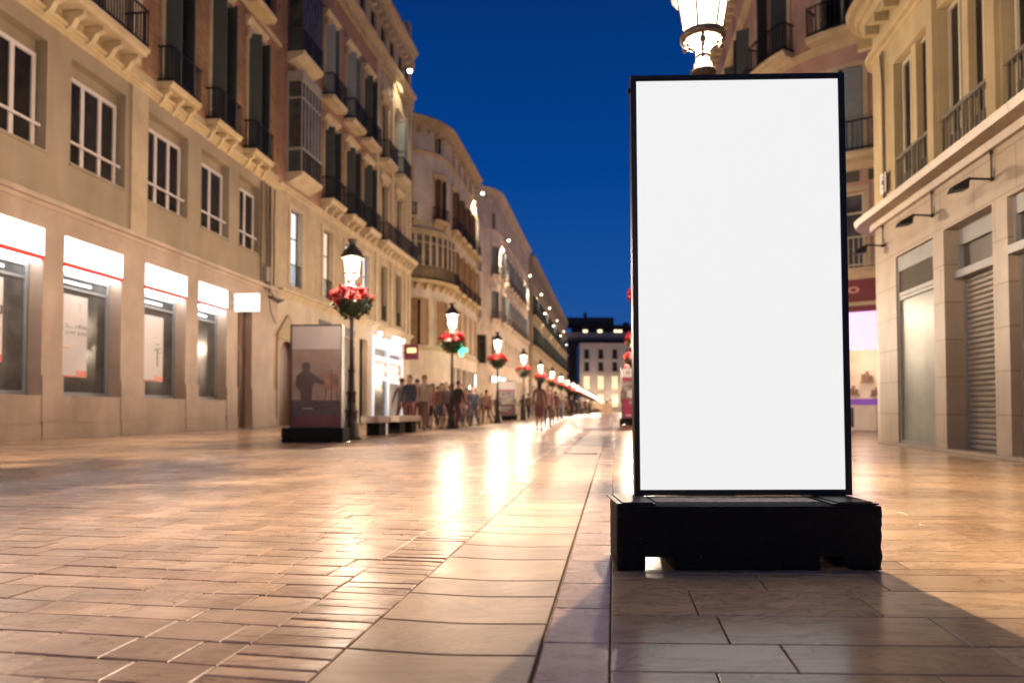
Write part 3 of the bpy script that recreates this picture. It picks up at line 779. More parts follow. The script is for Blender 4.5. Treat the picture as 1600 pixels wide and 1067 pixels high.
for i, o_ in enumerate(f1o):
    lit = {0: 'glass_lit', 1: 'glass_lit_soft', 2: 'glass_lit', 3: 'glass_lit'}.get(i, 'glass_dark')
    w = B.window(*o_, .30, 'frame_dark', lit, 1, .64, surround=.05, sw=.14)
    g = B.mb(); x0, x1 = o_[0], o_[1]
    g.box(x0, x1, .03, .06, 6.95, 7.0); g.box(x0, x1, .03, .06, 6.1, 6.14)
    for k in range(10): g.box(x0 + .05 + k * .115, x0 + .072 + k * .115, .033, .055, 6.1, 6.97)
    g.build('railing', 'iron', w)
for k in range(5):
    wht = k >= 3
    sh = ['shutter_dark', 'shutter_green', 'shutter_green', None, None][k]
    B.window(*f2o[k], .25, 'frame_dark', 'glass_dark', 1, .76, shutter=sh, open_=76, hood=.32 if not wht else .25, surround=.07, sm='trim')
    B.window(*f3o[k], .25, 'frame_white' if k == 0 else 'frame_dark', 'glass_dark', 1, .76, shutter=['shutter_pale', 'shutter_pale', 'shutter_green', None, 'shutter_pale'][k], open_=60 if k == 0 else 74, hood=.32 if not wht else .25, surround=.07, sm='trim')
    for z in (10.72, 15.7):
        x0, x1 = f2o[k][0] - .30, f2o[k][1] + .35
        if k < 3: B.balcony(x0, x1, z, .62, 1.05, .22, 3 if z < 12 else 0, 'trim')
        elif z > 12: B.balcony(x0, x1, z, .62, 1.05, .3, 0, 'trim')
B.balcony(f2o[3][0] - .5, 18.55, 10.72, .62, 1.05, .24, 9, 'trim')
B.mirador(ub(28.65), ub(30.55), 10.78, 15.1, .7, 'bay_frame', 'glass_dim', 6)
B.mirador(ub(28.65), ub(30.55), 15.95, 20.6, .7, 'frame_dark', 'glass_dim', 6)
for z0, z1 in ((10.3, 10.75), (15.5, 15.92)):
    g = B.mb(); g.prof(ub(28.6), ub(30.6), [(.02, z0), (-.1, z0), (-.72, z1 - .15), (-.78, z1), (.02, z1)]); g.build('bay_corbel', 'trim', B.o)
for c in (39.75, 42.5, 45.4, 46.2):
    g = B.mb(); g.box(ub(c) - .2, ub(c) + .2, -.1, .02, 10.75, 20.89); g.box(ub(c) - .26, ub(c) + .26, -.16, .0, 20.9, 21.45); g.build('pilaster', 'trim', B.o)
    g = B.mb(); g.box(ub(c) - .22, ub(c) + .22, -.08, .02, 5.73, 9.88); g.build('pilaster', 'trim', B.o)
# doors and shops of the ground floor
g = B.mb()
x0, x1 = g0[0][0], g0[0][1]; xc = (x0 + x1) / 2; rr_ = (x1 - x0) / 2
g.box(x0, x1, .2, .28, .02, 3.6); d = g.build('door', 'wood_door', B.o)
g = B.mb(); n = 12; 
for sgn in (-1, 1):
    pts = [(xc + sgn * rr_, -.004, 3.6)] + [(xc + sgn * rr_ * math.cos(math.pi / 2 * k / n), -.004, 2.55 + 1.05 * math.sin(math.pi / 2 * k / n)) for k in range(n + 1)]
    i = len(g.v); g.v += pts
    for k in range(1, n + 1): g.face(i, i + k, i + k + 1)
    g.box(x0 - .18 if sgn < 0 else x1 + .003, x0 - .003 if sgn < 0 else x1 + .18, -.08, .02, .01, 3.62)
g.prof(x0 - .2, x1 + .2, [(.02, 3.63), (-.1, 3.63), (-.1, 3.8), (.02, 3.8)])
g.hexa([(x0 - .2, -.09, 3.81), (x1 + .2, -.09, 3.81), (x1 + .2, .02, 3.81), (x0 - .2, .02, 3.81), (xc - .05, -.09, 4.7), (xc + .05, -.09, 4.7), (xc + .05, .02, 4.7), (xc - .05, .02, 4.7)])
g.build('door_surround', 'cream', B.o)
for k, (a, c) in enumerate(((32.0, 33.4), (34.6, 36.5))):
    g = B.mb(); g.box(ub(a), ub(c), -.03, .02, 4.5, 4.95); g.build('vent_panel', 'frame_dark', B.o)
g = B.mb(); x0, x1 = g0[1][0], g0[1][1]; g.box(x0, x1, .2, .26, .02, 4.4); g.build('shop_shutter', 'roller', B.o)
g = B.mb(); x0, x1 = g0[2][0], g0[2][1]; g.box(x0, x1, .5, .56, .02, 4.6); d = g.build('shop_door', 'wood_door', B.o)
g = B.mb(); g.box(x0 + .15, x0 + .8, .40, .49, 3.45, 4.1); g.build('light_panel', 'warm_glow', d)
g = B.mb(); g.box(x0 + .62, x0 + .95, .48, .495, .4, 2.6); g.build('pane', 'glass_dim', d)
# bright shop front
t = B.thing('white_shop', ub(38.95), 0, .0, 'white lit shop front with roller shutters and spotlights under the brick house', 'shop front')
Lw = ub(44.6) - ub(38.95)
g = MB()
for x in (0, Lw * .46, Lw - .28): g.box(x, x + .28, -.12, .1, .02, 4.95)
g.box(.28, Lw * .46, -.10, .1, 3.55, 3.85); g.box(Lw * .46 + .28, Lw - .28, -.10, .1, 3.55, 3.85)
g.box(.28, Lw * .46, -.10, .1, 2.45, 2.65); g.box(Lw * .46 + .28, Lw - .28, -.10, .1, 2.35, 2.55)
g.box(.28, Lw * .46, -.08, .1, 4.3, 4.95); g.box(Lw * .46 + .28, Lw - .28, -.08, .1, 4.1, 4.95)
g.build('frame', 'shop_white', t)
g = MB(); g.box(.28, Lw - .28, .10, .16, .02, 4.94); g.build('shutter', 'roller', t)
g = MB(); g.box(.6, Lw * .46 - .05, .03, .06, .3, 2.40); g.build('pane', 'glass_dim', t)
g = MB(); g.box(.34, Lw * .46 - .06, -.02, .05, 2.68, 3.52); s_ = g.build('sign_panel', 'print_dark', t)
g = MB()
g.box(.40, Lw * .46 - .12, -.03, -.021, 3.0, 3.46); g.build('print', 'orange_sign', s_)
text('lettering', 'OPEN', .40, 'warm_glow', s_, (.42, -.032, 3.06), ext=.004, sx=2.0, bold=.004)
g = MB(); g.box(Lw * .46 + .32, Lw - .34, -.02, .05, 2.58, 3.52); s_ = g.build('sign_panel', 'red_sign', t)
text('lettering', 'ORO', .42, 'yellow_glow', s_, (Lw * .46 + .32 + (Lw * .54 - .66) / 2, -.024, 3.12), align='CENTER', ext=.004, sx=1.7, bold=.02)
text('lettering', 'COMPRO', .30, 'yellow_glow', s_, (Lw * .46 + .32 + (Lw * .54 - .66) / 2, -.024, 2.70), align='CENTER', ext=.004, sx=1.55, bold=.02)
for k, x in enumerate((.25, Lw * .46 + .3, Lw * .46 + 1.1, Lw * .46 + 1.9)):
    g = MB(); g.tube((x, -.02, 5.1), (x, -.42, 5.2), .02); g.build('spot_arm', 'frame_grey', t)
    g = MB(); g.ball((x, -.46, 5.05), .13); g.build('spotlight', 'spot_glow', t, True)
for x in (.5, Lw * .46 + 1.2):
    ld = bpy.data.lights.new('shop_spot', 'POINT'); ld.energy = 18; ld.color = (.80, .88, 1.0); ld.shadow_soft_size = .15
    lo = bpy.data.objects.new('shop_spot', ld); COL.objects.link(lo); lo.parent = t; lo.location = (x, -.75, 4.7)
t = B.thing('blade_sign', ub(45.0), 0, 4.0, 'dark red blade sign with glowing yellow print projecting past the white shop', 'sign')
g = MB(); g.box(-.06, .06, -1.05, -.1, 0, 1.0); g.build('panel', 'awning_red', t)
g = MB(); g.box(-.07, -.062, -.9, -.3, .45, .75); g.build('print', 'yellow_glow', t)
g = MB(); g.box(-.03, .03, -.1, .02, .4, .5); g.build('bracket', 'iron', t)

# ================================================================== LEFT: corner buildings C, D and the long row E
def corner_building(name, label, Y0, Y1, r, H, floors, attic, wm, st, tm, colsx, arcx, shut, per=1.0, im='iron', lit=(), bay=None, uplit=False):
    b = Building(name, label, on_line(Y0), DIR, (Y1 - Y0) * 1.0105, r, 'start' if r else None, 78, 7.0)
    b.body(H - .05)
    xs = colsx + arcx
    gz = floors[0][0]
    gops = [(x - 1.0, x + 1.0, .02, gz - 1.6) for x in colsx]
    b.wall('ground_floor_wall', b.x0, b.x1, 0, gz - .5, gops, wm)
    for i, o_ in enumerate(gops):
        g = b.mb(); g.box(o_[0], o_[1], .28, .33, .02, gz - 1.6)
        g.build('shop_shutter', ('roller', 'frame_dark', 'glass_dim')[i % 3], b.o)
    allops = []
    for k, (z, zt) in enumerate(floors):
        ops = [(x - .55, x + .55, z + .05, zt) for x in xs] if k or not arcx else [(x - .55, x + .55, z + .05, zt) for x in colsx] + [(x - .95, x + .95, z - .1, zt) for x in (-1.5, -4.3)]
        ops = [(o_[0], o_[1], o_[2], o_[3]) for o_ in ops for x in ((o_[0] + o_[1]) / 2,) if not (bay and k == bay[0] and bay[1] - .3 < x < bay[2] + .3)]
        top = floors[k + 1][0] - .5 if k + 1 < len(floors) else attic[0] - .6
        b.wall('storey_wall', b.x0, b.x1, z - .5, top, ops, st)
        for j, o_ in enumerate(ops):
            pm = 'glass_lit_soft' if (k, j) in lit else 'glass_dark'
            b.window(*o_, .22, 'frame_cream' if j % 2 else 'frame_dark', pm, 1, .75, shutter=shut[k], open_=(70 if k else 20), hood=.22 if k else None, surround=.05, sm=tm, slen=1.0)
        if k:
            for x in colsx: b.balcony(x - .85, x + .85, z, .55, 1.0, .2, 2, tm, im, sp=.15)
            ax = [x for x in arcx]
            if bay and k == bay[0]: b.balcony(bay[1] - .5, bay[2] + .5, z, .85, 1.0, .26, 8, tm, im, sp=.16)
            else:
                for x in ax: b.balcony(x - .85, x + .85, z, .55, 1.0, .2, 2, tm, im, sp=.15)
        b.cornice(b.x0, b.x1, z - .52, z - .3, .1 if k else .2, tm, 2)
    ops = [(x - .5, x + .5, attic[0] + .0, attic[1]) for x in xs]
    b.wall('attic_wall', b.x0, b.x1, attic[0] - .6, H, ops, st)
    for o_ in ops: b.window(*o_, .2, 'frame_cream', 'glass_dark', 1, None, surround=.04, sm=tm, sw=.12)
    b.cornice(b.x0, b.x1, attic[0] - .45, attic[0] - .2, .15, tm, 2)
    b.cornice(b.x0, b.x1, H - .9, H, .62, tm, 4, dent=.9, dsize=.22)
    g = b.mb(); g.prof(b.x0, b.x1, [(-.55, H + .01), (-.5, H + .10), (2.2, H + .75), (2.2, H + .01)]); g.build('roof_edge', 'roof_tile', b.o)
    if bay: b.mirador(bay[1], bay[2], floors[bay[0]][0] + .04, floors[bay[0]][1] + .75, .6, 'trim_warm', 'glass_dim', 9, 1.0, 'trim', .20)
    return b
C = corner_building('corner_building', 'grey corner house with rounded corner, curved glazed bay and brown shutters', 58.0, 69.8, 5.0, 24.3, [(6.0, 9.6), (11.1, 14.4), (16.2, 19.6)], (21.9, 23.4), 'cream_rose', 'grey_stucco', 'trim_warm', [1.3, 3.7, 6.1, 8.5, 10.7], [-2.1, -5.4], ['shutter_wood', 'shutter_wood', 'shutter_brown'], lit={(1, 3)}, bay=(1, -5.9, -.5))
D = corner_building('corner_building', 'pale rose corner house with rounded end and long brown balconies behind the third lamp', 84.0, 113.5, 5.0, 27.2, [(6.3, 9.6), (11.6, 15.0), (17.0, 20.4)], (22.6, 24.6), 'cream_rose', 'cream_rose', 'cream_rose', [1.6 + 3.1 * k for k in range(9)], [-1.9, -5.2], [None, 'frame_grey', 'frame_grey'], im='shutter_brown', lit={(1, 5), (2, 3)})
E_ = corner_building('terrace_building', 'long cream terrace with dark green shutters and glowing floodlights towards the square', 118.5, 212.0, None, 27.6, [(6.5, 9.8), (12.0, 15.4), (17.4, 20.8)], (23.0, 25.0), 'cream_pale', 'cream', 'trim', [1.8 + 2.95 * k for k in range(32)], [], [None, 'shutter_green', 'shutter_green'], lit={(1, 2), (1, 7), (2, 4), (2, 9)})
# glowing shop doors at the foot of D
for x, z0, z1, w_, m_, lb in ((2.6, 1.2, 4.0, .9, 'cold_glow', 'white lit shop doorway panel behind the lamp with a dark poster stand'), (2.5, 4.15, 4.7, 1.3, 'blue_glow', 'blue glowing sign over the white lit doorway'), (-1.6, 4.0, 4.7, 1.1, 'cold_glow', 'bluish white square sign lit on the rounded corner of the rose house')):
    t = D.thing('lit_sign', x, -.05, z0, lb, 'sign')
    g = MB(); g.box(-w_, w_, -.1, .04, 0, z1 - z0); g.build('light_panel', m_, t)
    g = MB(); g.box(-w_ - .06, w_ + .06, -.06, .045, -.06, z1 - z0 + .06); g.build('case', 'frame_dark', t)
t = C.thing('pharmacy_sign', -1.2, 0, 5.1, 'glowing green cross sign sticking out of the grey corner house', 'sign')
g = MB(); g.box(-.08, .08, -1.7, -1.42, 0, 1.0); g.box(-.08, .08, -2.06, -1.06, .36, .64); g.build('cross', 'green_glow', t)
g = MB(); g.tube((0, -1.06, .5), (0, .1, .5), .03); g.build('bracket', 'iron', t)
for x, w_ in ((10.4, .35), (7.6, .3)):
    t = C.thing('lit_sign', x, -.05, 2.0, 'tall cold white light strip at the far end of the grey corner house' if x > 9 else 'short cold white light strip behind the second lamp post', 'sign')
    g = MB(); g.box(-w_ / 2, w_ / 2, -.12, .03, 0, 2.2 if x > 9 else 1.0); g.build('light_panel', 'cold_glow', t)
    g = MB(); g.box(-w_ / 2 - .05, w_ / 2 + .05, -.06, .035, -.05, 2.26 if x > 9 else 1.05); g.build('case', 'frame_grey', t)

# floodlights on the facades
def floodlight(b, x, z, label, power=0):
    t = b.thing('wall_floodlight', x, -.05, z, label, 'floodlight', 'floodlights under the eaves')
    g = MB(); g.tube((0, .06, .12), (0, -.75, .12), .03); g.box(-.14, .14, -.98, -.70, .05, .16); g.build('housing', 'iron', t)
    g = MB(); g.lathe([(.001, -.12), (.12, -.09), (.155, -.02), (.15, .045)], (0, -.85, 0), 10); g.build('bulb', 'flood_glow', t, True)
    if power:
        ld = bpy.data.lights.new('flood_beam', 'SPOT'); ld.energy = power; ld.color = (1, .86, .6); ld.spot_size = R(84); ld.spot_blend = .6; ld.shadow_soft_size = .12
        lo = bpy.data.objects.new('flood_beam', ld); COL.objects.link(lo); lo.parent = t; lo.location = (0, -.95, -.16); lo.rotation_euler = (R(20), 0, 0)
floodlight(B, ub(43.3), 22.4, 'bright floodlight under the attic of the brick house', 800)
floodlight(C, 10.2, 22.4, 'bright floodlight at the far end of the grey corner house eaves', 4500)
floodlight(D, 1.6, 22.0, 'bright floodlight on the rounded end of the rose house', 9000)
floodlight(D, 24.5, 22.0, 'bright floodlight at the far end of the rose house', 9000)
for k, Y in enumerate((126, 133, 143, 153, 163, 174, 186, 198)):
    floodlight(E_, (Y - 118.5) * 1.0105, 22.0 if k % 2 == 0 else 19.5, ordn[k] + ' floodlight along the green shuttered terrace counted from the rose house', 2600)

# ================================================================== RIGHT: corner building with shutters
R0 = (5.485 + .15 * 14.1, 14.1); DR = Vector((-.15, -1)).normalized()
RB = Building('shuttered_building', 'ochre corner building with stone ground floor, roller shutter and tall barred windows', R0, DR, 10.0, .75, 'start', 85, 9.0, depth=9)
ur = lambda Y: (14.1 - Y) * 1.0112
RB.body(15.5)
rops = [(ur(13.2), ur(11.66), .06, 3.66, .10), (ur(11.28), ur(9.82), .06, 3.68, .34), (ur(9.44), ur(7.9), .06, 3.66, .2), (ur(7.4), ur(5.6), .06, 3.66, .2)]
RB.wall('ground_floor_wall', RB.x0, 10, 0, 4.55, rops, 'ashlar')
w1 = [(ur(13.17), ur(11.66)), (ur(11.36), ur(9.82)), (ur(9.48), ur(7.9)), (ur(7.5), ur(6.0))]
RB.wall('first_floor_wall', RB.x0, 10, 4.55, 8.0, [(a, c, 4.7, 7.45) for a, c in w1] + [(-4.2, -2.9, 4.9, 7.3)], 'yellow_stucco', .35)
RB.wall('upper_wall', RB.x0, 10, 8.0, 15.4, [(a + .2, c - .2, 10.0, 13.0) for a, c in w1], 'yellow_stucco')
RB.cornice(RB.x0, 10, 4.44, 4.66, .40, 'ashlar', 2, name='ledge')
RB.cornice(RB.x0, 10, 7.95, 8.12, .14, 'yellow_stucco', 2)
RB.cornice(RB.x0, 10, 8.62, 9.15, .5, 'yellow_stucco', 4, dent=.5, dsize=.13)
RB.balcony(-3.6, -1.35, 8.35, .75, 1.0, .12, 0, 'yellow_stucco', sp=.13)
g = RB.mb(); g.prof(-3.4, -1.45, [(.02, 8.22), (-.72, 8.22), (-.66, 8.05), (-.5, 7.86), (-.28, 7.72), (.02, 7.62)]); g.build('balcony_corbel', 'yellow_stucco', RB.o)
g = RB.mb()
for a, c in ((RB.x0, RB.x0 + .01), (ur(13.75), ur(13.6)), (w1[0][1] + .04, w1[1][0] - .04), (w1[1][1] + .05, w1[2][0] - .05), (w1[2][1] + .05, w1[3][0] - .05)):
    g = RB.mb(); g.box(a, c, -.07, .02, 4.67, 7.94); g.build('pilaster', 'yellow_stucco', RB.o)
for a, c in w1:
    mid = (a + c) / 2
    w = RB.window(a + .06, c - .05, 4.72, 7.42, .20, 'frame_cream', 'glass_dark', 3, None, .045, name='window')
    g = RB.mb(); g.box(mid - .09, mid + .09, .06, .18, 4.72, 7.42); g.build('mullion', 'yellow_stucco', w)
    g = RB.mb(); g.box(a + .02, c - .02, .0, .05, 5.52, 5.58); g.box(a + .02, c - .02, .012, .04, 4.72, 4.77); g.box(mid - .022, mid + .022, -.004, .052, 4.72, 5.515)
    n = int((c - a) / .125)
    for k in range(n): x = a + .07 + (c - a - .14) * k / (n - 1); g.box(x - .010, x + .010, .016, .036, 4.77, 5.53)
    g.build('railing', 'rail_ochre', w)
    g = RB.mb(); g.box(a + .1, c - .1, .13, .17, 4.72, 5.25); g.build('dark_panel', 'frame_dark', w)
    RB.window(a + .2, c - .2, 10.0, 13.0, .25, 'frame_cream', 'glass_dark', 1, .75)
RB.window(-4.2, -2.9, 4.9, 7.3, .25, 'frame_cream', 'glass_dark', 1, .75)
g = RB.mb(); g.box(0.0, 10, -.06, .3, .003, .055); g.build('doorstep', 'ashlar', RB.o)
# glazed door bay
a, c = rops[0][:2]
w = RB.window(a + .01, c - .01, .06, 2.86, .09, 'frame_grey', 'glass_green', 0, None, .06, name='shop_window')
g = RB.mb(); g.box(a + .01, c - .01, .03, .09, 2.87, 2.95); g.box(a + .01, c - .01, .03, .09, 3.36, 3.64); g.box(a + .01, a + .06, .03, .09, 2.95, 3.36); g.build('lintel', 'frame_grey', RB.o)
g = RB.mb(); g.box(a + .06, c - .01, .05, .1, 2.95, 3.36)
for k in range(10): g.prof(a + .062, c - .012, [(.05, 2.96 + k * .04), (.02, 2.965 + k * .04), (.05, 2.99 + k * .04)])
g.build('vent_grille', 'louvre_plain', RB.o)
# roller shutter bays
for q, (a, c) in enumerate((rops[1][:2], rops[2][:2])):
    dd = rops[1 + q][4]
    g = RB.mb(); z = .06
    while z < 2.86:
        g.prof(a + .06, c - .06, [(dd, z), (dd - .022, z + .008), (dd - .034, z + .03), (dd - .034, z + .055), (dd - .022, z + .078), (dd, z + .085)]); z += .085
    g.build('roller_shutter', 'roller_metal', RB.o)
    g = RB.mb(); g.box(a, a + .06, dd - .06, dd, .06, 2.9); g.box(c - .06, c, dd - .06, dd, .06, 2.9); g.box(a, c, dd - .2, dd, 2.86, 2.98); g.box(a, c, dd - .12, dd, 3.40, 3.68); g.box(a, a + .05, dd - .12, dd, 2.98, 3.4); g.build('shutter_frame', 'frame_grey', RB.o)
    g = RB.mb(); g.box(a + .05, c, dd - .05, dd - .01, 2.985, 3.395); g.build('transom_panel', 'frame_dark', RB.o)
# wall lamps of the ledge (unlit)
for k, (Y, lb) in enumerate(((9.75, 'unlit black arm lamp above the roller shutter'), (11.6, 'unlit black arm lamp above the glazed door'), (13.75, 'unlit black arm lamp at the rounded corner of the ochre building'))):
    t = RB.thing('wall_lamp', ur(Y), -.0, 4.02, lb, 'wall lamp', 'black arm lamps under the ledge')
    g = MB(); g.tube((0, -.03, .40), (0, -.03, .0), .012); g.tube((0, -.03, .0), (-.02, -.30, .03), .018); g.tube((0, -.03, .42), (0, -.03, .36), .022); g.ball((0, -.03, .0), .035); g.tube((-.02, -.30, .03), (-.03, -.36, -.01), .022)
    g.tube((0, .0, -.02), (.05, -.02, .14), .006)
    g.build('arm', 'iron', t)
    g = MB(); g.hexa([(-.12, -.58, -.16), (.07, -.58, -.16), (.07, -.36, -.13), (-.12, -.36, -.13), (-.09, -.55, -.08), (.04, -.55, -.08), (.04, -.33, .045), (-.09, -.33, .045)]); g.build('lamp_head', 'iron', t)
t = RB.thing('street_plaque', ur(13.52), -.075, 5.02, 'small white street plaque with dark print on the ochre corner pilaster', 'plaque')
g = MB(); g.box(-.13, .13, -.02, .0, 0, .40); g.build('plate', 'plaque', t)
g = MB(); g.box(-.05, .05, -.024, -.0205, .17, .27); g.box(-.08, .08, -.024, -.0205, .09, .11); g.box(-.08, .08, -.024, -.0205, .31, .33); g.build('print', 'print_dark', t)
t = RB.thing('wall_cable', ur(13.45), -.08, 4.7, 'thin drainpipe cable running up the ochre corner pilaster', 'cable')
g = MB(); g.path([(0, -.02, 0), (.01, -.02, 1.2), (0, -.02, 2.5), (-.03, -.05, 3.1)], .014); g.build('cable_run', 'iron_grey', t)

# ================================================================== RIGHT: pink corner building across the side street
P0 = (5.485 + .15 * 37.5, 37.5)
P = Building('pink_building', 'pink rounded corner house with black balconies above a red fronted shop', P0, DR, (37.5 - 26) * 1.0112, 4.0, 'end', 85, 9.0)
P.body(19.6)
Lp = P.L
pcol = [1.6, 4.4, 7.2, 10.2]; parc = [Lp + 1.75, Lp + 4.25, Lp + 6.6]
pf = [(5.2, 7.8), (8.95, 11.9), (13.1, 16.0)]
P.wall('ground_floor_wall', P.x0, P.x1, 0, 5.0, [(x - 1.1, x + 1.1, .02, 3.9) for x in pcol] + [(Lp + 3.1, Lp + 6.0, .02, 4.0, .6)], 'pink_stucco')
for x in pcol:
    g = P.mb(); g.box(x - 1.1, x + 1.1, .25, .3, .02, 3.9); g.build('shop_shutter', 'roller', P.o)
for k, (z, zt) in enumerate(pf):
    ops = [(x - .6, x + .6, z + .05, zt) for x in pcol + parc]
    P.wall('storey_wall', P.x0, P.x1, z - .2, (pf[k + 1][0] - .2) if k < 2 else 17.0, ops, 'pink_stucco')
    for j, o_ in enumerate(ops):
        P.window(*o_, .25, 'frame_cream' if k != 1 else 'frame_dark', 'glass_dim' if k == 0 else 'glass_dark', 1, .74, shutter='shutter_pale' if k == 1 and j > 3 else ('shutter_green' if k else None), open_=22 if k == 1 else 66, surround=.05, sm='trim')
        P.balcony(o_[0] - .3, o_[1] + .3, z, .6 if j > 3 else .35, 1.0, .2, 0, 'trim', 'iron' if k else 'frame_cream', sp=.13)
    P.cornice(P.x0, P.x1, z - .45, z - .21, .16, 'trim', 3)
P.wall('attic_wall', P.x0, P.x1, 17.0, 19.6, [(x - .45, x + .45, 17.6, 18.7) for x in pcol + parc], 'pink_stucco')
for x in pcol + parc: P.window(x - .45, x + .45, 17.6, 18.7, .2, 'frame_cream', 'glass_dark', 1, None)
P.cornice(P.x0, P.x1, 16.8, 17.1, .2, 'trim', 3)
P.cornice(P.x0, P.x1, 19.0, 19.7, .55, 'trim', 4, dent=.6, dsize=.18)
for x in [Lp + v for v in (.6, 3.0, 4.3, 5.4, 7.6)]:
    g = P.mb(); g.box(x - .42, x + .42, -.03, .02, 8.12, 8.46); g.build('frieze_panel', 'frame_dark', P.o)
# red shop with its pink screen
t = P.thing('red_shop', Lp + 4.55, 0, 0, 'red fronted shop with pink glowing screen and bright interior', 'shop front')
g = MB(); g.box(-1.9, 1.75, -.45, -.05, 4.12, 4.85); g.box(-1.9, 1.75, -.4, -.05, 3.84, 4.0); f_ = g.build('fascia', 'awning_red', t)
text('lettering', 'ro', .42, 'awning_text', f_, (-.45, -.455, 4.42), ext=.004, sx=1.6, bold=.01)
g = MB(); g.box(-1.9, 1.75, -.48, -.05, 4.0, 4.12); g.box(-1.9, 1.75, -.44, -.05, 4.85, 5.0); g.build('trim', 'trim', t)
g = MB(); g.box(-1.6, .92, -.30, -.2, 2.62, 3.82); g.build('screen', 'screen_pink', t)
g = MB(); g.box(.98, 1.2, -.75, -.2, 3.2, 4.05); g.build('screen', 'screen_pink', t)
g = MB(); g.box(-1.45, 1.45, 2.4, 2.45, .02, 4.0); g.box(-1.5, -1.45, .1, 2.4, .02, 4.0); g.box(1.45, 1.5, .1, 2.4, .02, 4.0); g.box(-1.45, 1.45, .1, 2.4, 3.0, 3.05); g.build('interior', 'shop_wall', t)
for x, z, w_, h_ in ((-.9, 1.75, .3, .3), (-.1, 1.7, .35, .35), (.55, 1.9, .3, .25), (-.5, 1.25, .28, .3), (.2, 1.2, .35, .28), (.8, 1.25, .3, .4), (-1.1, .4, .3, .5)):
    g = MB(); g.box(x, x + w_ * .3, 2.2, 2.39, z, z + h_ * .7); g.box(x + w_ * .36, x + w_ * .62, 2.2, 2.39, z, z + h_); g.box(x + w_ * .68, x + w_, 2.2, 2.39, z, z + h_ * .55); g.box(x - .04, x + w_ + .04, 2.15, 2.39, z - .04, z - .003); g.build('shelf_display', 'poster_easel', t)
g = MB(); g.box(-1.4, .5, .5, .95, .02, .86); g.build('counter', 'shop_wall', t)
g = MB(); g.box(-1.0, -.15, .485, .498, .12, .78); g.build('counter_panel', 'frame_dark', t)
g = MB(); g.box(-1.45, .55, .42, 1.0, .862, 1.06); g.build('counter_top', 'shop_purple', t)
g = MB(); g.box(.6, 1.44, .3, .9, .02, 1.0); g.build('cabinet', 'wood_door', t)
g = MB(); g.ball((-.85, .7, 2.12), .17, 12); g.tube((-.85, .7, 1.06), (-.85, .7, 1.98), .02); g.build('globe_lamp', 'globe_glow', t, True)
g = MB(); g.ball((1.15, .6, 1.4), .07, 10); g.ball((1.25, .4, 1.75), .05, 10); g.ball((.9, 1.2, 1.85), .05, 10); g.build('display_lamp', 'globe_glow', t, True)
ld = bpy.data.lights.new('shop_light', 'POINT'); ld.energy = 45; ld.color = (1, .80, .60); ld.shadow_soft_size = .3
lo = bpy.data.objects.new('shop_light', ld); COL.objects.link(lo); lo.parent = t; lo.location = (0, 1.3, 2.7)
# banner on the balcony
t = P.thing('balcony_banner', Lp + 3.75, -.62, 9.12, 'small colourful banner tied to a black balcony railing of the pink house', 'banner')
g = MB(); g.box(-.24, .24, -.02, .0, 0, .66); g.build('cloth', 'plaque', t)
g = MB(); g.box(-.22, -.02, -.026, -.021, .32, .62); g.build('print', 'blue_print' if 'blue_print' in MATS else 'cloth_denim', t)
g = MB(); g.box(0, .22, -.026, -.021, .40, .62); g.box(-.1, .1, -.03, -.0265, .2, .42); g.build('print', 'orange_print' if 'orange_print' in MATS else 'cloth_rust', t)
g = MB(); g.box(-.2, .2, -.024, -.0205, .06, .13); g.build('print', 'print_dark', t)

# the row that continues behind the billboard
F = Building('terrace_building', 'plain cream terrace continuing behind the big white billboard', (5.485 + .15 * 205, 205), DR, 166, depth=10)
F.body(18.5); fo = []
for z0, z1 in ((6.5, 9.4), (11, 14)): fo += [(2 + 5.5 * k, 3.2 + 5.5 * k, z0, z1) for k in range(30)]
F.wall('street_wall', 0, 166, 0, 18.5, fo, 'cream')
for k, o_ in enumerate(fo):
    if k % 30 > 17: F.window(*o_, .25, 'frame_cream', 'glass_dark', 1, .75)
g = F.mb()
for o_ in fo:
    if fo.index(o_) % 30 <= 17: g.quad((o_[0], .2, o_[2]), (o_[1], .2, o_[2]), (o_[1], .2, o_[3]), (o_[0], .2, o_[3]))
g.build('window_glass', 'glass_dark', F.o); F.cornice(0, 166, 17.8, 18.6, .5, 'trim', 3)

# ================================================================== END OF THE STREET
def block(name, label, X0, X1, Y, H, m, ops, pm='glass_dark', depth=14):
    b = Building(name, label, (X0, Y), Vector((1, 0)), X1 - X0, depth=depth)
    b.body(H - .02, 'far_dark', m); b.wall('front_wall', 0, X1 - X0, 0, H, ops, m, .3)
    return b
# pixel helper: x of a far plane
fx = lambda px, Y: (px - 800) / 1067 * Y
Y1 = 236
xb0, xb1 = fx(906, Y1), fx(1010, Y1)
rows = [(18.2, 21.6), (13.9, 17.2)]; wx = [(fx(917 + 22 * k, Y1) - xb0) for k in range(5)]
lo_ = [(7.6, 12.4), (1.6, 6.2)]
ops = [(x - .85, x + .85, a, c) for a, c in rows for x in wx] + [(x - 1.1, x + 1.1, a, c) for a, c in lo_ for x in wx]
G1 = block('plaza_building', 'white building with two rows of warm lit windows closing the street', xb0, xb1, Y1, 23.6, 'far_wall', ops)
for k, o_ in enumerate(ops):
    lit_ = o_[3] < 13
    w = G1.window(*o_, .3, 'frame_dark', 'glass_lit_warm' if lit_ else 'glass_dark', 1, .6, .12)
    if not lit_: G1.balcony(o_[0] - .3, o_[1] + .3, o_[2], .5, .9, .15, 0, 'far_wall', 'iron', sp=.3)
G1.cornice(0, xb1 - xb0, 22.9, 23.7, .5, 'far_wall', 2); G1.band(0, xb1 - xb0, 12.9, 13.3, .25, 'far_wall')
Y2 = 262; x0, x1 = fx(880, Y2), fx(1075, Y2)
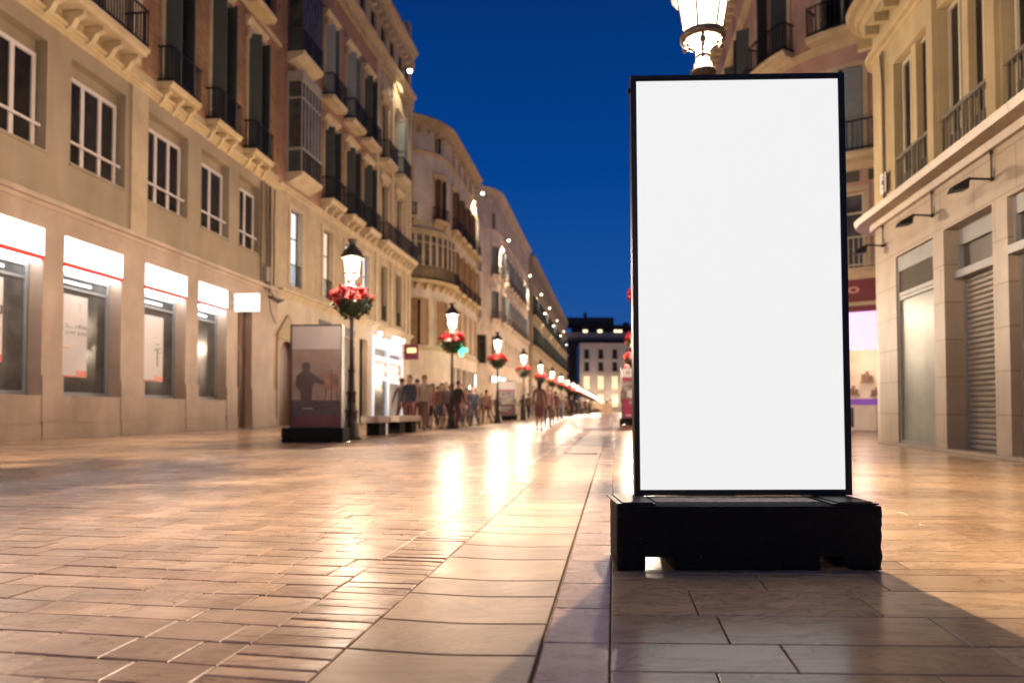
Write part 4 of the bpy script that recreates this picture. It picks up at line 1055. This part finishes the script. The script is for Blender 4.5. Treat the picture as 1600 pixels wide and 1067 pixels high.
G2 = block('office_block', 'dark tall block with lit penthouse terrace behind the white plaza building', x0, x1, Y2, 28.6, 'far_grey', [])
G2.cornice(0, x1 - x0, 27.6, 28.8, 1.0, 'far_grey', 2)
g = G2.mb(); g.box(4, x1 - x0, 2.5, 10, 28.6, 32.8); g.build('penthouse', 'far_dark', G2.o)
g = G2.mb(); g.box(2, x1 - x0, .8, 9, 32.9, 33.4); g.box(2, 20, 3, 9, 33.4, 36.6); g.box(8.5, 9.6, 4, 5.5, 36.6, 38.6); g.box(24, 26, 4, 6, 33.4, 34.8); g.box(30.5, 32, 4, 6, 33.4, 36); g.build('roof_terrace', 'far_dark', G2.o)
for px, w_ in ((916, 1.7), (939, 1.6), (964, 1.2), (971, 1.4)):
    g = G2.mb(); xx = fx(px, Y2) - x0; g.box(xx - w_ / 2, xx + w_ / 2, 2.3, 2.45, 30.0, 31.6); g.build('lit_window', 'warm_glow', G2.o)
Y3 = 250; x0, x1 = fx(889, Y3), fx(1060, Y3)
G3 = block('dark_block', 'nearly black middle block showing above and beside the white plaza building', x0, x1, Y3, 26.2, 'far_dark', [], depth=8)
for px in (941, 946, 957, 968, 972):
    g = G3.mb(); xx = fx(px, Y3) - x0; g.box(xx - .5, xx + .5, -.1, .05, 23.9, 24.7); g.build('lit_window', 'blue_glow', G3.o)
g = G3.mb(); g.box(-6, x1 - x0, -.4, .0, 27, 29); g.build('fascia', 'far_grey', G3.o)
# parked car lights / kiosk at the end
t = empty('kiosk', (fx(938, 214), 214, 0), 0, 'small kiosk with bright white awning light before the plaza building', 'kiosk')
g = MB(); g.box(-3.6, 3.6, 0, 2.4, 0, 2.7); g.build('cabin', 'far_grey', t)
g = MB(); g.box(-2.2, 1.2, -.5, .0, 2.75, 3.3); g.build('light_panel', 'glass_lit_warm', t)
g = MB(); g.box(-4.0, 4.0, -.6, 2.5, 3.62, 3.8); g.build('roof', 'far_dark', t)

# ================================================================== STREET LAMPS
def make_lamp(seed=1):
    t = empty('street_lamp')
    r_ = random.Random(seed)
    g = MB()
    g.lathe([(.24, 0), (.24, .06), (.20, .10), (.185, .34), (.15, .40), (.14, .62), (.165, .66), (.12, .72), (.105, 1.05), (.13, 1.10), (.09, 1.16), (.07, 1.55), (.085, 1.6), (.085, 1.66), (.055, 1.70), (.045, 3.42), (.075, 3.45), (.075, 3.50), (.05, 3.54), (.06, 3.58), (.11, 3.60), (.115, 3.63), (.085, 3.645), (.08, 3.70), (.062, 3.71), (.062, 3.76)], n=14)
    g.build('pole', 'lamp_metal', t, True)
    # lantern: four scrolled arms, ring, glass, cap
    l = MB()
    l.lathe([(.160, 3.900), (.192, 3.905), (.196, 3.925), (.196, 3.952), (.178, 3.955), (.170, 3.93)], n=20, ring=True)
    for k in range(4):
        a = math.pi / 4 + k * math.pi / 2; ca, sa = math.cos(a), math.sin(a)
        pr = [(.045, 3.745), (.05, 3.80), (.085, 3.845), (.135, 3.865), (.165, 3.905)]
        l.path([(p * ca, p * sa, z) for p, z in pr], .015, 6)
        l.ball((.150 * ca, .150 * sa, 3.845), .026, 8); l.ball((.118 * ca, .118 * sa, 3.888), .020, 8)
    l.lathe([(.05, 3.745), (.066, 3.75), (.066, 3.775), (.05, 3.785)], n=12)
    lan = l.build('lantern', 'lamp_bracket', t, True)
    s = MB(); n = 6
    for k in range(n):
        a = k * 2 * math.pi / n + .52; s.tube((.158 * math.cos(a), .158 * math.sin(a), 3.95), (.222 * math.cos(a), .222 * math.sin(a), 4.30), .0085, n=6)
    s.build('lantern_bar', 'lamp_metal', lan)
    gl = MB(); gl.lathe([(.154, 3.945), (.217, 4.298)], n=n, a0=.52, ring=True); gl.f = gl.f[::2]; gl.mi = gl.mi[::2]; gl.build('glass', 'lamp_glass', lan)
    gl = MB(); gl.lathe([(.06, 3.835), (.075, 3.84), (.12, 3.90), (.148, 3.932), (.147, 3.933), (.118, 3.902), (.073, 3.842), (.058, 3.837)], n=16, ring=True); gl.f = [f for k, f in enumerate(gl.f) if k % 8 < 3]; gl.mi = [0] * len(gl.f); gl.build('bowl', 'lamp_bowl', lan, True)
    c = MB(); c.lathe([(.215, 4.30), (.272, 4.305), (.278, 4.36), (.25, 4.375), (.235, 4.42), (.17, 4.52), (.105, 4.575), (.075, 4.63), (.075, 4.655), (.12, 4.74), (.12, 4.755), (.06, 4.755)], n=18); c.build('cap', 'lamp_metal', lan, True)
    # flower basket
    b = MB(); b.lathe([(.05, 2.93), (.14, 2.96), (.26, 3.08), (.34, 3.22), (.36, 3.30), (.05, 3.32)], n=14); bas = b.build('flower_basket', 'leaf', t)
    f = MB()
    for k in range(420):
        a = r_.uniform(0, 2 * math.pi); zz = r_.uniform(2.86, 3.40); rad = (.16 + .30 * min(1, (zz - 2.86) / .30)) * r_.uniform(.75, 1.08)
        p = Vector((rad * math.cos(a), rad * math.sin(a), zz)); sz = r_.uniform(.035, .07)
        q = Euler((r_.uniform(-1, 1), r_.uniform(-1, 1), r_.uniform(0, 6.3))).to_matrix()
        f.cur = r_.choice((0, 0, 1)); pts = [p + q @ Vector(v) * sz for v in ((-1, 0, 0), (0, -.6, .1), (1.1, 0, -.25), (0, .6, .1))]; f.quad(*[tuple(v) for v in pts])
    f.build('foliage', ['leaf', 'leaf_light'], bas)
    f = MB()
    for k in range(62):
        a = r_.uniform(0, 2 * math.pi); u = math.sqrt(r_.random()); rad = .10 + .42 * u
        zz = 3.60 - .28 * u ** 2.2 + r_.uniform(-.07, .05)
        if r_.random() < .12: zz -= .16
        c_ = Vector((rad * math.cos(a), rad * math.sin(a), zz)); f.cur = r_.choice((0, 0, 1)); R_ = r_.uniform(.052, .085)
        for j in range(15):
            d = Vector((r_.gauss(0, 1), r_.gauss(0, 1), r_.gauss(.25, 1))).normalized(); p = c_ + d * R_ * r_.uniform(.65, 1)
            u_ = d.orthogonal().normalized(); w_ = d.cross(u_); s2 = R_ * .48
            f.quad(*[tuple(p + u_ * x * s2 + w_ * y * s2 + d * zq * s2) for x, y, zq in ((-1, -.2, -.3), (.2, -1, .1), (1, .2, -.3), (-.2, 1, .1))])
    f.build('flowers', ['petal_red', 'petal_pink'], bas)
    return t
def lamp_light(t, power):
    ld = bpy.data.lights.get('lamp_bulb') or bpy.data.lights.new('lamp_bulb', 'POINT')
    ld.energy = power; ld.color = LAMP_COL; ld.shadow_soft_size = .045
    lo = bpy.data.objects.new('lamp_bulb', ld); COL.objects.link(lo); lo.parent = t; lo.location = (0, 0, 4.01)
protos = [make_lamp(1), make_lamp(5)]
used = [False, False]
def place_lamp(k, X, Y, label, group):
    i = k % 2
    o = protos[i] if not used[i] else copy_tree(protos[i]); used[i] = True
    o.location = (X, Y, 0); o.rotation_euler.z = k * .7 + .35; tag(o, label, 'street lamp', group); return o
lamps = []
for k in range(22):
    Y = 16.2 + 9.75 * k
    lamps.append(place_lamp(k, -3.81 + .157 * (Y - 16.2), Y, 'lit street lamp with red flower basket, ' + ordn[k] + ' of the row before the bank side houses', 'lamps along the bank side'))
for k in range(22):
    Y = 5.85 + 9.75 * k
    lb = 'lit street lamp whose lantern shows above the big white billboard' if k == 0 else 'lit street lamp with red flowers, ' + ordn[k] + ' of the row beside the big billboard'
    lamps.append(place_lamp(k + 1, 1.66 + .157 * (Y - 5.85), Y, lb, 'lamps along the billboard side'))
# two lamps that stand behind the photographer light the near pavement
for k, px in enumerate((921, 948, 972)):
    lamps.append(place_lamp(k, (px - 800) / 1067 * (226 + 2 * k), 226 + 2 * k, 'tiny lit street lamp on the far plaza, ' + ('beside the terrace end', 'in the middle of the plaza', 'beside the billboard row')[k], 'lamps on the far plaza'))
for k, (X, Y) in enumerate(((-5.85, 6.3), (-6.87, -3.3), (-1.4, -13.65))):
    lamps.append(place_lamp(k, X, Y, ['lit street lamp beside the bank just outside the view', 'lit street lamp behind the photographer on the bank side', 'lit street lamp behind the photographer on the billboard side'][k], 'lamps outside the picture'))
near = lamps[22]; near.rotation_euler.z = R(30)
for c_ in list(near.children):
    if c_.name.startswith('flower_basket'):
        for q in list(c_.children): bpy.data.objects.remove(q)
        bpy.data.objects.remove(c_)
for o in lamps: lamp_light(o, LAMP_POWER)

# ================================================================== BILLBOARDS
def rough_block(name, W, Dp, H, seed, parent, m, notches=True, z0=0):
    """heavy concrete foot: chipped edges, two forklift slots below"""
    r_ = random.Random(seed); bm = bmesh.new()
    nx, ny, nz = 46, 10, 14
    def key(i, j, k): return (i, j, k)
    V = {}
    def P(i, j, k):
        if (i, j, k) in V: return V[(i, j, k)]
        x = -W / 2 + W * i / nx; y = Dp * j / ny; z = H * k / nz
        ch = .0045; ex = (i in (0, nx)); ey = (j in (0, ny)); ez = (k in (0, nz))
        if ex + ey + ez >= 2:
            q = ch * r_.uniform(.75, 1.3) + (.012 if r_.random() < .03 else 0)
            if ex: x += q if i == 0 else -q
            if ey: y += q if j == 0 else -q
            if ez: z += q if k == 0 else -q
        x += r_.gauss(0, .0007); y += r_.gauss(0, .0007); z += r_.gauss(0, .0005) if k not in (0,) else 0
        if i > nx - 3 and ex: x -= abs(r_.gauss(0, .004))
        x *= 1 - .045 * j / ny
        V[(i, j, k)] = bm.verts.new((x, y, z + z0)); return V[(i, j, k)]
    def solid(i, j, k):
        if not (0 <= i < nx and 0 <= j < ny and 0 <= k < nz): return False
        if not notches: return True
        kk = 2 if nz == 14 else 1
        f = (i + .5) / nx
        for a, c, hgt in ((.113, .216, 2.6), (.757, .848, 2.6)):
            if a < f < c and k < 3: return False
        if .845 < f < .90 and k < 1: return False
        return True
    for i in range(nx):
        for j in range(ny):
            for k in range(nz):
                if not solid(i, j, k): continue
                for d, q in (((-1, 0, 0), ((0, 0, 0), (0, 0, 1), (0, 1, 1), (0, 1, 0))), ((1, 0, 0), ((1, 0, 0), (1, 1, 0), (1, 1, 1), (1, 0, 1))), ((0, -1, 0), ((0, 0, 0), (1, 0, 0), (1, 0, 1), (0, 0, 1))), ((0, 1, 0), ((0, 1, 0), (0, 1, 1), (1, 1, 1), (1, 1, 0))), ((0, 0, -1), ((0, 0, 0), (0, 1, 0), (1, 1, 0), (1, 0, 0))), ((0, 0, 1), ((0, 0, 1), (1, 0, 1), (1, 1, 1), (0, 1, 1)))):
                    if solid(i + d[0], j + d[1], k + d[2]): continue
                    bm.faces.new([P(i + a, j + b2, k + c) for a, b2, c in q])
    bmesh.ops.recalc_face_normals(bm, faces=bm.faces)
    me = bpy.data.meshes.new(name); bm.to_mesh(me); bm.free(); me.materials.append(MATS[m])
    o = bpy.data.objects.new(name, me); COL.objects.link(o); o.parent = parent
    return o
# main billboard: foot front at Y=2.99, panel front at Y=3.25
bb = empty('billboard', (1.036, 2.985, 0), R(.4), 'tall blank white billboard with black frame on black concrete foot', 'billboard')
rough_block('base', 1.165, .37, .283, 4, bb, 'concrete_black')
g = MB(); g.box(-.385, .355, .10, .26, .2835, .2865); g.build('base_plate', 'worn_concrete', bb)
g = MB()
g.box(-.575, -.405, .02, .35, .2835, .289); g.build('corner_plate', 'panel_frame', bb)
g = MB(); g.box(.37, .575, .02, .35, .2835, .289); g.build('corner_plate', 'panel_frame', bb)
g = MB(); g.box(-.55, -.415, .03, .34, .2895, .294); g.build('corner_plate', 'iron', bb)
g = MB(); g.box(.40, .55, .03, .34, .2895, .294); g.build('corner_plate', 'iron', bb)
def panel(parent, W, H, z0, y0, dp, screen, sm='panel_frame', fw=.021, fb=.02, ft=.018):
    g = MB()
    g.box(-W / 2, -W / 2 + fw, y0, y0 + dp, z0, z0 + H); g.box(W / 2 - fw, W / 2, y0, y0 + dp, z0, z0 + H)
    g.box(-W / 2 + fw, W / 2 - fw, y0, y0 + dp, z0, z0 + fb); g.box(-W / 2 + fw, W / 2 - fw, y0, y0 + dp, z0 + H - ft, z0 + H)
    g.box(-W / 2 + fw, W / 2 - fw, y0 + .049, y0 + dp - .004, z0 + fb, z0 + H - ft)
    for x in (-W / 2 + .04, -W / 2 + .12, W / 2 - .05): g.tube((x, y0 + .03, z0 + H), (x, y0 + .03, z0 + H + .008), .009, n=8)
    g.tube((-W / 2 - .010, y0 + dp * .6, z0 + H - .06), (-W / 2 + .002, y0 + dp * .6, z0 + H - .06), .014, n=8); 
    o = g.build('frame', sm, parent)
    if screen:
        g = MB(); g.box(-W / 2 + fw + .001, W / 2 - fw - .001, y0 + .012, y0 + .047, z0 + fb + .001, z0 + H - ft - .001); g.build('screen', screen, parent)
        g = MB(); e_ = .006
        for q in ((-W / 2 + fw, -W / 2 + fw + e_, z0 + fb, z0 + H - ft), (W / 2 - fw - e_, W / 2 - fw, z0 + fb, z0 + H - ft), (-W / 2 + fw + e_, W / 2 - fw - e_, z0 + fb, z0 + fb + e_), (-W / 2 + fw + e_, W / 2 - fw - e_, z0 + H - ft - e_, z0 + H - ft)):
            g.box(q[0], q[1], y0 + .006, y0 + .0115, q[2], q[3])
        g.build('gasket', 'black_paint', parent)
    return o
PAN_W, PAN_H = 1.023, 2.022
pn = empty('panel_pivot')
bpy.data.objects.remove(pn)
panel(bb, PAN_W, PAN_H, .295, .262, .06, 'panel_screen')
for c_ in bb.children:
    if c_.name.split('.')[0] in ('frame', 'screen', 'gasket'): c_.rotation_euler = (0, R(-.28), R(-1.6)); c_.location.x = .056
# poster stands
def stand(X, Y, rz, s, label, fill):
    t = empty('poster_stand', (X, Y, 0), rz, label, 'poster stand', 'poster stands along the street'); t.scale = (s, s, s)
    rough_block('base', 1.20, .6, .28, 9, t, 'concrete_black')
    panel(t, 1.02, 2.02, .285, .2, .2, None, 'lamp_metal')
    fill(t); return t
def fill1(t):
    y = .249
    g = MB(); g.box(-.485, .485, y - .012, y, 1.82, 2.275); g.build('poster_header', 'poster_band', t)
    g = MB(); g.box(-.485, .485, y - .012, y, .82, 1.815); sc = g.build('poster_picture', 'poster_scene', t)
    g = MB(); g.box(-.485, .485, y - .012, y, .52, .815); g.build('poster_picture', 'poster_low', t)
    g = MB(); g.box(-.485, .485, y - .012, y, .315, .515); g.build('poster_footer', 'poster_maroon', t)
    m_ = MB(); yy = y - .0135
    body = [(-.30, .60), (-.10, .60), (-.085, .95), (-.075, 1.10), (-.02, 1.17), (.12, 1.12), (.20, 1.15), (.205, 1.20), (.10, 1.22), (-.06, 1.34), (-.15, 1.40), (-.27, 1.40), (-.39, 1.30), (-.42, 1.14), (-.38, 1.05), (-.31, 1.0)]
    m_.poly([(x, yy, z) for x, z in body])
    m_.poly([(-.205 + .085 * math.cos(a * math.pi / 9), yy - .001, 1.475 + .095 * math.sin(a * math.pi / 9)) for a in range(18)])
    m_.build('figure_print', 'poster_man', sc)
    e_ = MB(); e_.box(.16, .44, yy - .001, yy + .001, 1.03, 1.34); e_.build('print', 'poster_easel', sc)
    e_ = MB()
    for a, b2 in (((.20, 1.03), (.14, .60)), ((.40, 1.03), (.46, .60)), ((.30, 1.45), (.30, .62))): e_.tube((a[0], yy, a[1]), (b2[0], yy, b2[1]), .010, n=4)
    e_.build('easel_print', 'poster_low', sc)
    e_ = MB(); e_.box(-.27, -.06, yy - .001, yy, .655, .668); e_.build('print', 'poster_band', sc)
def fill2(t):
    y = .249
    g = MB(); g.box(-.485, .485, y - .012, y, 1.92, 2.275); h_ = g.build('poster_header', 'poster_white', t)
    g = MB(); g.lathe([(.001, -.003), (.075, -.003), (.075, .003), (.001, .003)], (0, 0, 0), 14); q = g.build('emblem', 'print_grey', h_); q.rotation_euler = (R(90), 0, 0); q.location = (-.26, y - .016, 2.1)
    g = MB(); g.box(-.12, .28, y - .014, y - .0125, 2.08, 2.12); g.build('print', 'print_grey', h_)
    g = MB(); g.box(-.485, .485, y - .012, y, 1.75, 1.915); g.build('poster_band', 'poster_magenta', t)
    g = MB(); g.box(-.485, .485, y - .012, y, 1.06, 1.745); ph = g.build('poster_picture', 'poster_photo', t)
    g = MB(); g.ball((-.15, 0, 1.26), .16, 12); g.ball((.15, 0, 1.5), .10, 12); g.ball((.28, 0, 1.22), .10, 12)
    g.v = [(a, y - .0125 + b2 * .01, c) for a, b2, c in g.v]; g.build('print', 'poster_white', ph)
    g = MB(); g.box(-.485, .485, y - .012, y, .315, 1.055); f = g.build('poster_footer', 'poster_magenta', t)
    text('lettering', 'Concierto', .16, 'poster_white', f, (-.22, y - .014, .86), ext=.002, bold=.004)
    text('lettering', 'en la plaza', .12, 'poster_white', f, (-.02, y - .014, .70), ext=.002, bold=.004)
    text('lettering', 'entrada libre', .07, 'poster_white', f, (-.1, y - .014, .58), ext=.002)
    g = MB(); g.box(.2, .3, y - .014, y - .0125, .36, .5); g.box(-.35, -.15, y - .014, y - .0125, .38, .42); g.build('emblem', 'poster_white', f)
def fill3(t):
    y = .249
    g = MB(); g.box(-.485, .485, y - .012, y, 1.80, 2.275); g.build('poster_header', 'poster_white', t)
    g = MB(); g.box(-.485, .485, y - .012, y, 1.70, 1.795); g.build('poster_band', 'poster_magenta', t)
    g = MB(); g.box(-.485, .485, y - .012, y, .95, 1.695); g.build('poster_picture', 'poster_photo', t)
    g = MB(); g.box(-.485, .485, y - .012, y, .315, .945); f = g.build('poster_footer', 'poster_maroon', t)
    g = MB(); g.box(-.3, .3, y - .014, y - .0125, .72, .78); g.box(-.3, .1, y - .014, y - .0125, .58, .62); g.build('print', 'print_grey', f)
stand(-4.23, 14.45, R(-2), 1.10, 'poster stand with pale header and dark silhouette of a painter, beside the first lamp', fill1)
stand(5.45, 30.2, R(-4), 1.12, 'poster stand with magenta footer and black and white photo beside the billboard edge', fill2)
stand(-.38, 43.5, R(-4), 1.10, 'far poster stand with white header and dark poster between third and fourth lamps', fill3)

# ================================================================== BENCHES, GRATE
def bench(X, Y, rz, Lb, label):
    t = empty('stone_bench', (X, Y, 0), rz, label, 'bench', 'stone benches behind the first lamp')
    g = MB(); g.prof(-Lb / 2, Lb / 2, [(-.24, .35), (-.25, .37), (-.25, .50), (-.24, .52), (.24, .52), (.25, .50), (.25, .37), (.24, .35)]); g.build('seat', 'bench_stone', t)
    for x in (-Lb / 2 + .22, Lb / 2 - .72): 
        g = MB(); g.box(x, x + .5, -.18, .18, 0, .345); g.build('foot', 'concrete_black', t)
bench(-3.72, 18.75, R(80), .96, 'nearer pale stone bench on dark feet in front of the white shop')
bench(-3.30, 20.6, R(80), 2.0, 'longer stone bench on dark feet further along, before the white shop')
t = empty('drain_grate', (1.10, 11.0, 0), R(-5), 'narrow dark drain grate set across the gutter', 'drain')
zt = dip(0, .57)
g = MB()
for k in range(12):
    u = .02 + .046 * k; z = zt(u + .015) + .003
    g.box(u - .285, u - .255, -.06, .06, z - .004, z + .001)
g.build('slot', 'black_paint', t)
g = MB()
for k in range(11):
    u = .052 + .046 * k; z = zt(u + .008) + .004; g.box(u - .285, u - .269, -.07, .07, z - .004, z + .002)
g.build('bar', 'lamp_metal', t)

# ================================================================== PEOPLE (all far off, walking)
def person_mesh(name, st, arm, skirt=False, wide=1.0, bag=False):
    """one skinned surface; st = stride, arm = arm swing; faces down -y"""
    V = []; Ed = []; Rd = []
    def v(x, y, z, r, to=None):
        V.append((x, y, z)); Rd.append(r if isinstance(r, tuple) else (r, r))
        if to is not None: Ed.append((to, len(V) - 1))
        return len(V) - 1
    pel = v(0, 0, .94, (.145 * wide, .11)); sp = v(0, -.01, 1.12, (.125 * wide, .095), pel); ch = v(0, -.015, 1.30, (.150 * wide, .11), sp)
    up = v(0, -.005, 1.42, (.11, .085), ch); nk = v(0, -.01, 1.51, .052, up); hd = v(0, -.022, 1.60, (.068, .08), nk); tp = v(0, -.015, 1.69, (.072, .088), hd); v(0, -.01, 1.745, (.045, .055), tp)
    v(0, -.115, 1.61, .014, hd)
    for s in (-1, 1):
        v(s * .078, -.01, 1.625, .016, hd)
        sh = v(s * .175 * wide, 0, 1.405, .058, up); sw = s * arm
        el = v(s * .225, -.05 - sw * .14, 1.13, .043, sh); wr = v(s * .22, -.16 - sw * .22, .91, .029, el); pm = v(s * .215, -.18 - sw * .24, .84, (.018, .034), wr)
        for q in range(4): v(s * .205, -.20 - sw * .24 - .017 * (1.5 - q) * -1, .765 + .006 * abs(q - 1.3), .008, pm)
        v(s * .19, -.225 - sw * .24, .82, .009, pm)
        hp = v(s * .09, 0, .86, .092, pel); f = s * st
        kn = v(s * .095, -.06 - f * .20, .49, .06, hp); an = v(s * .095, .04 - f * .40 + (.08 if f < 0 else 0), .09 + (.05 if f < 0 else 0), .038, kn)
        v(s * .10, -.09 - f * .40 + (.08 if f < 0 else 0), .035 + (.01 if f < 0 else 0), .034, an)
        v(s * .095, .075 - f * .40 + (.08 if f < 0 else 0), .04 + (.06 if f < 0 else 0), .033, an)
    me = bpy.data.meshes.new(name); me.from_pydata(V, Ed, [])
    o = bpy.data.objects.new('person', me); COL.objects.link(o)
    sk = o.modifiers.new('skin', 'SKIN'); sk.use_smooth_shade = True
    for i, r in enumerate(Rd):
        me.skin_vertices[0].data[i].radius = r
    me.skin_vertices[0].data[0].use_root = True
    sb = o.modifiers.new('sub', 'SUBSURF'); sb.levels = 2; sb.render_levels = 2
    dg = bpy.context.evaluated_depsgraph_get(); m2 = bpy.data.meshes.new_from_object(o.evaluated_get(dg))
    bpy.data.objects.remove(o)
    idx = []
    for p in m2.polygons:
        x, y, z = p.center
        if z > 1.475: k = 0
        elif abs(x) > .15 and z < .93: k = 0
        elif z > .93 or (abs(x) > .165 and z > .7): k = 1
        elif z < .095: k = 3
        elif skirt and z < .5: k = 0
        else: k = 2
        idx.append(k)
    m2.name = name
    for k in ('skin', 'cloth_brown', 'cloth_black', 'cloth_black'): m2.materials.append(MATS[k])
    m2.polygons.foreach_set('material_index', idx); m2.polygons.foreach_set('use_smooth', [True] * len(idx)); m2.update()
    return m2
pms = [person_mesh('walk_a', .55, .6), person_mesh('walk_b', -.48, -.5, wide=1.08), person_mesh('walk_c', .45, .3, True, .94), person_mesh('stand_a', .12, .05, wide=1.04)]
def hair_mb(long):
    g = MB(); pr = []
    for j in range(7):
        a = math.pi * j / 6 * .62; pr.append((max(.001, .088 * math.sin(a)), .105 * math.cos(a)))
    g.lathe(pr[::-1], (0, .002, 1.672), 12)
    if long: g.lathe([(.05, 1.42), (.075, 1.45), (.08, 1.60), (.07, 1.70)], (0, .035, 0), 10)
    return g
HAIR = {}
def person(X, Y, face, pm, top, low, hair, long, h, label):
    src = pms[pm]; me = src.copy()
    for k, q in enumerate((MATS['skin'], CLOTH[top], CLOTH[low], CLOTH['black'])): me.materials[k] = q
    o = bpy.data.objects.new('person', me); COL.objects.link(o)
    o.location = (X, Y, 0); o.rotation_euler.z = face; o.scale = (h, h, h)
    tag(o, label, 'person', 'people walking in the street')
    key = (hair, long)
    if key not in HAIR: HAIR[key] = hair_mb(long).build('hair', hair, o, True)
    else:
        c = HAIR[key].copy(); COL.objects.link(c); c.parent = o
def px2(px, Y): return (px - 800) / 1067 * Y
AW = R(180 - 8); TW = R(-8)
folk = [
 (646, 27.0, TW, 0, 'maroon', 'black', 'hair_dark', 0, .98, 'person in maroon jacket and black trousers walking in front of the stone benches'),
 (660, 29.5, AW, 1, 'brown', 'charcoal', 'hair_dark', 0, 1.02, 'person in brown jacket and charcoal trousers seen from behind near the red blade sign'),
 (671, 25.5, TW, 2, 'rose', 'black', 'hair_fair', 1, .93, 'fair haired person in rose top and black skirt left of the second lamp post'),
 (684, 31.0, AW, 3, 'rust', 'navy', 'hair_dark', 0, 1.0, 'person in rust jacket and navy trousers just before the second lamp post'),
 (697, 28.0, TW, 1, 'grey', 'black', 'hair_dark', 0, 1.03, 'tall person in grey coat and black trousers at the second lamp post'),
 (712, 33.0, AW, 0, 'brown', 'black', 'hair_dark', 1, .95, 'long haired person in brown coat walking away past the second lamp'),
 (722, 29.0, TW, 3, 'maroon', 'denim', 'hair_dark', 0, 1.0, 'person in maroon jumper and denim trousers right of the second lamp post'),
 (734, 36.0, AW, 1, 'beige', 'charcoal', 'hair_dark', 0, 1.0, 'person in beige coat seen from behind under the blue lit sign'),
 (745, 38.5, TW, 2, 'olive', 'black', 'hair_dark', 1, .95, 'long haired person in olive top and black skirt near the lit doorway'),
 (641, 33.5, AW, 3, 'charcoal', 'black', 'hair_dark', 0, 1.0, 'person all in charcoal and black standing by the white shop front'),
 (817, 50.0, TW, 1, 'black', 'black', 'hair_dark', 0, 1.0, 'person all in black walking at the fourth lamp post'),
 (826, 44.0, AW, 0, 'brown', 'navy', 'hair_dark', 0, 1.0, 'person in brown jacket and navy trousers right of the far poster stand'),
 (843, 21.5, AW, 2, 'brown', 'maroon', 'hair_dark', 1, .92, 'bare legged person in brown top and maroon skirt alone in the middle of the road'),
 (856, 26.0, TW, 3, 'rose', 'charcoal', 'hair_fair', 1, .92, 'fair haired person in rose top and charcoal trousers in mid road'),
 (868, 40.0, AW, 1, 'maroon', 'black', 'hair_dark', 0, 1.0, 'person in dark maroon coat among the crowd under the fifth lamp'),
 (877, 47.0, TW, 0, 'grey', 'denim', 'hair_dark', 0, 1.0, 'person in grey jacket and denim trousers in the distant crowd'),
 (885, 56.0, AW, 3, 'rust', 'black', 'hair_dark', 0, 1.0, 'person in rust coat and black trousers in the distant crowd'),
 (893, 50.0, TW, 1, 'navy', 'black', 'hair_dark', 0, 1.0, 'person in navy jacket walking in the distant crowd'),
 (902, 66.0, AW, 0, 'charcoal', 'denim', 'hair_dark', 0, 1.0, 'person in charcoal jacket and denim trousers far down the road'),
 (911, 75.0, TW, 2, 'white', 'black', 'hair_dark', 1, .95, 'person in white top and black skirt far down the road'),
 (921, 82.0, AW, 1, 'brown', 'black', 'hair_dark', 0, 1.0, 'tiny person in brown coat far down the road near the kiosk light'),
 (776, 46.5, TW, 0, 'brown', 'charcoal', 'hair_fair', 1, .96, 'fair haired person in brown jacket left of the far poster stand'),
]
rc = random.Random(21)
tops = ['maroon', 'brown', 'rose', 'rust', 'grey', 'beige', 'charcoal', 'black', 'olive', 'navy']; lows = ['black', 'charcoal', 'navy', 'denim', 'brown', 'maroon']
have = {(q[4], q[5]) for q in folk}
combos = [(a, c) for a in tops for c in lows if (a, c) not in have and a != c]; rc.shuffle(combos)
spots = [(628, 22.5), (640, 21.5), (652, 24.0), (663, 22.0), (676, 27.5), (690, 24.5), (703, 30.0), (716, 25.5), (729, 31.5), (741, 28.0), (668, 34.0), (694, 36.0), (718, 38.0), (752, 41.0), (766, 52.0), (790, 56.0), (802, 47.0), (834, 58.0), (850, 54.0), (862, 33.0), (873, 62.0), (889, 70.0), (897, 80.0), (907, 90.0), (915, 60.0), (760, 34.0)]
for (px, Y), (a, c) in zip(spots, combos):
    lg = rc.random() < .4; pm = rc.choice((0, 1, 3, 2 if lg else 0)); skirt = pm == 2
    wh = 'in the crowd beyond the benches' if px < 756 else 'in the stream of walkers down the road'
    folk.append((px, Y, rc.choice((AW, TW)) + rc.uniform(-.9, .9), pm, a, c, rc.choice(('hair_dark', 'hair_dark', 'hair_fair')), lg, rc.uniform(.92, 1.06), 'person in %s top and %s %s %s' % (a, c, 'skirt' if skirt else 'trousers', wh)))
for px, Y, f, pm, top, low, hr, lg, h, lb in folk: person(px2(px, Y), Y, f + random.uniform(-.25, .25), pm, top, low, hr, lg, h, lb)
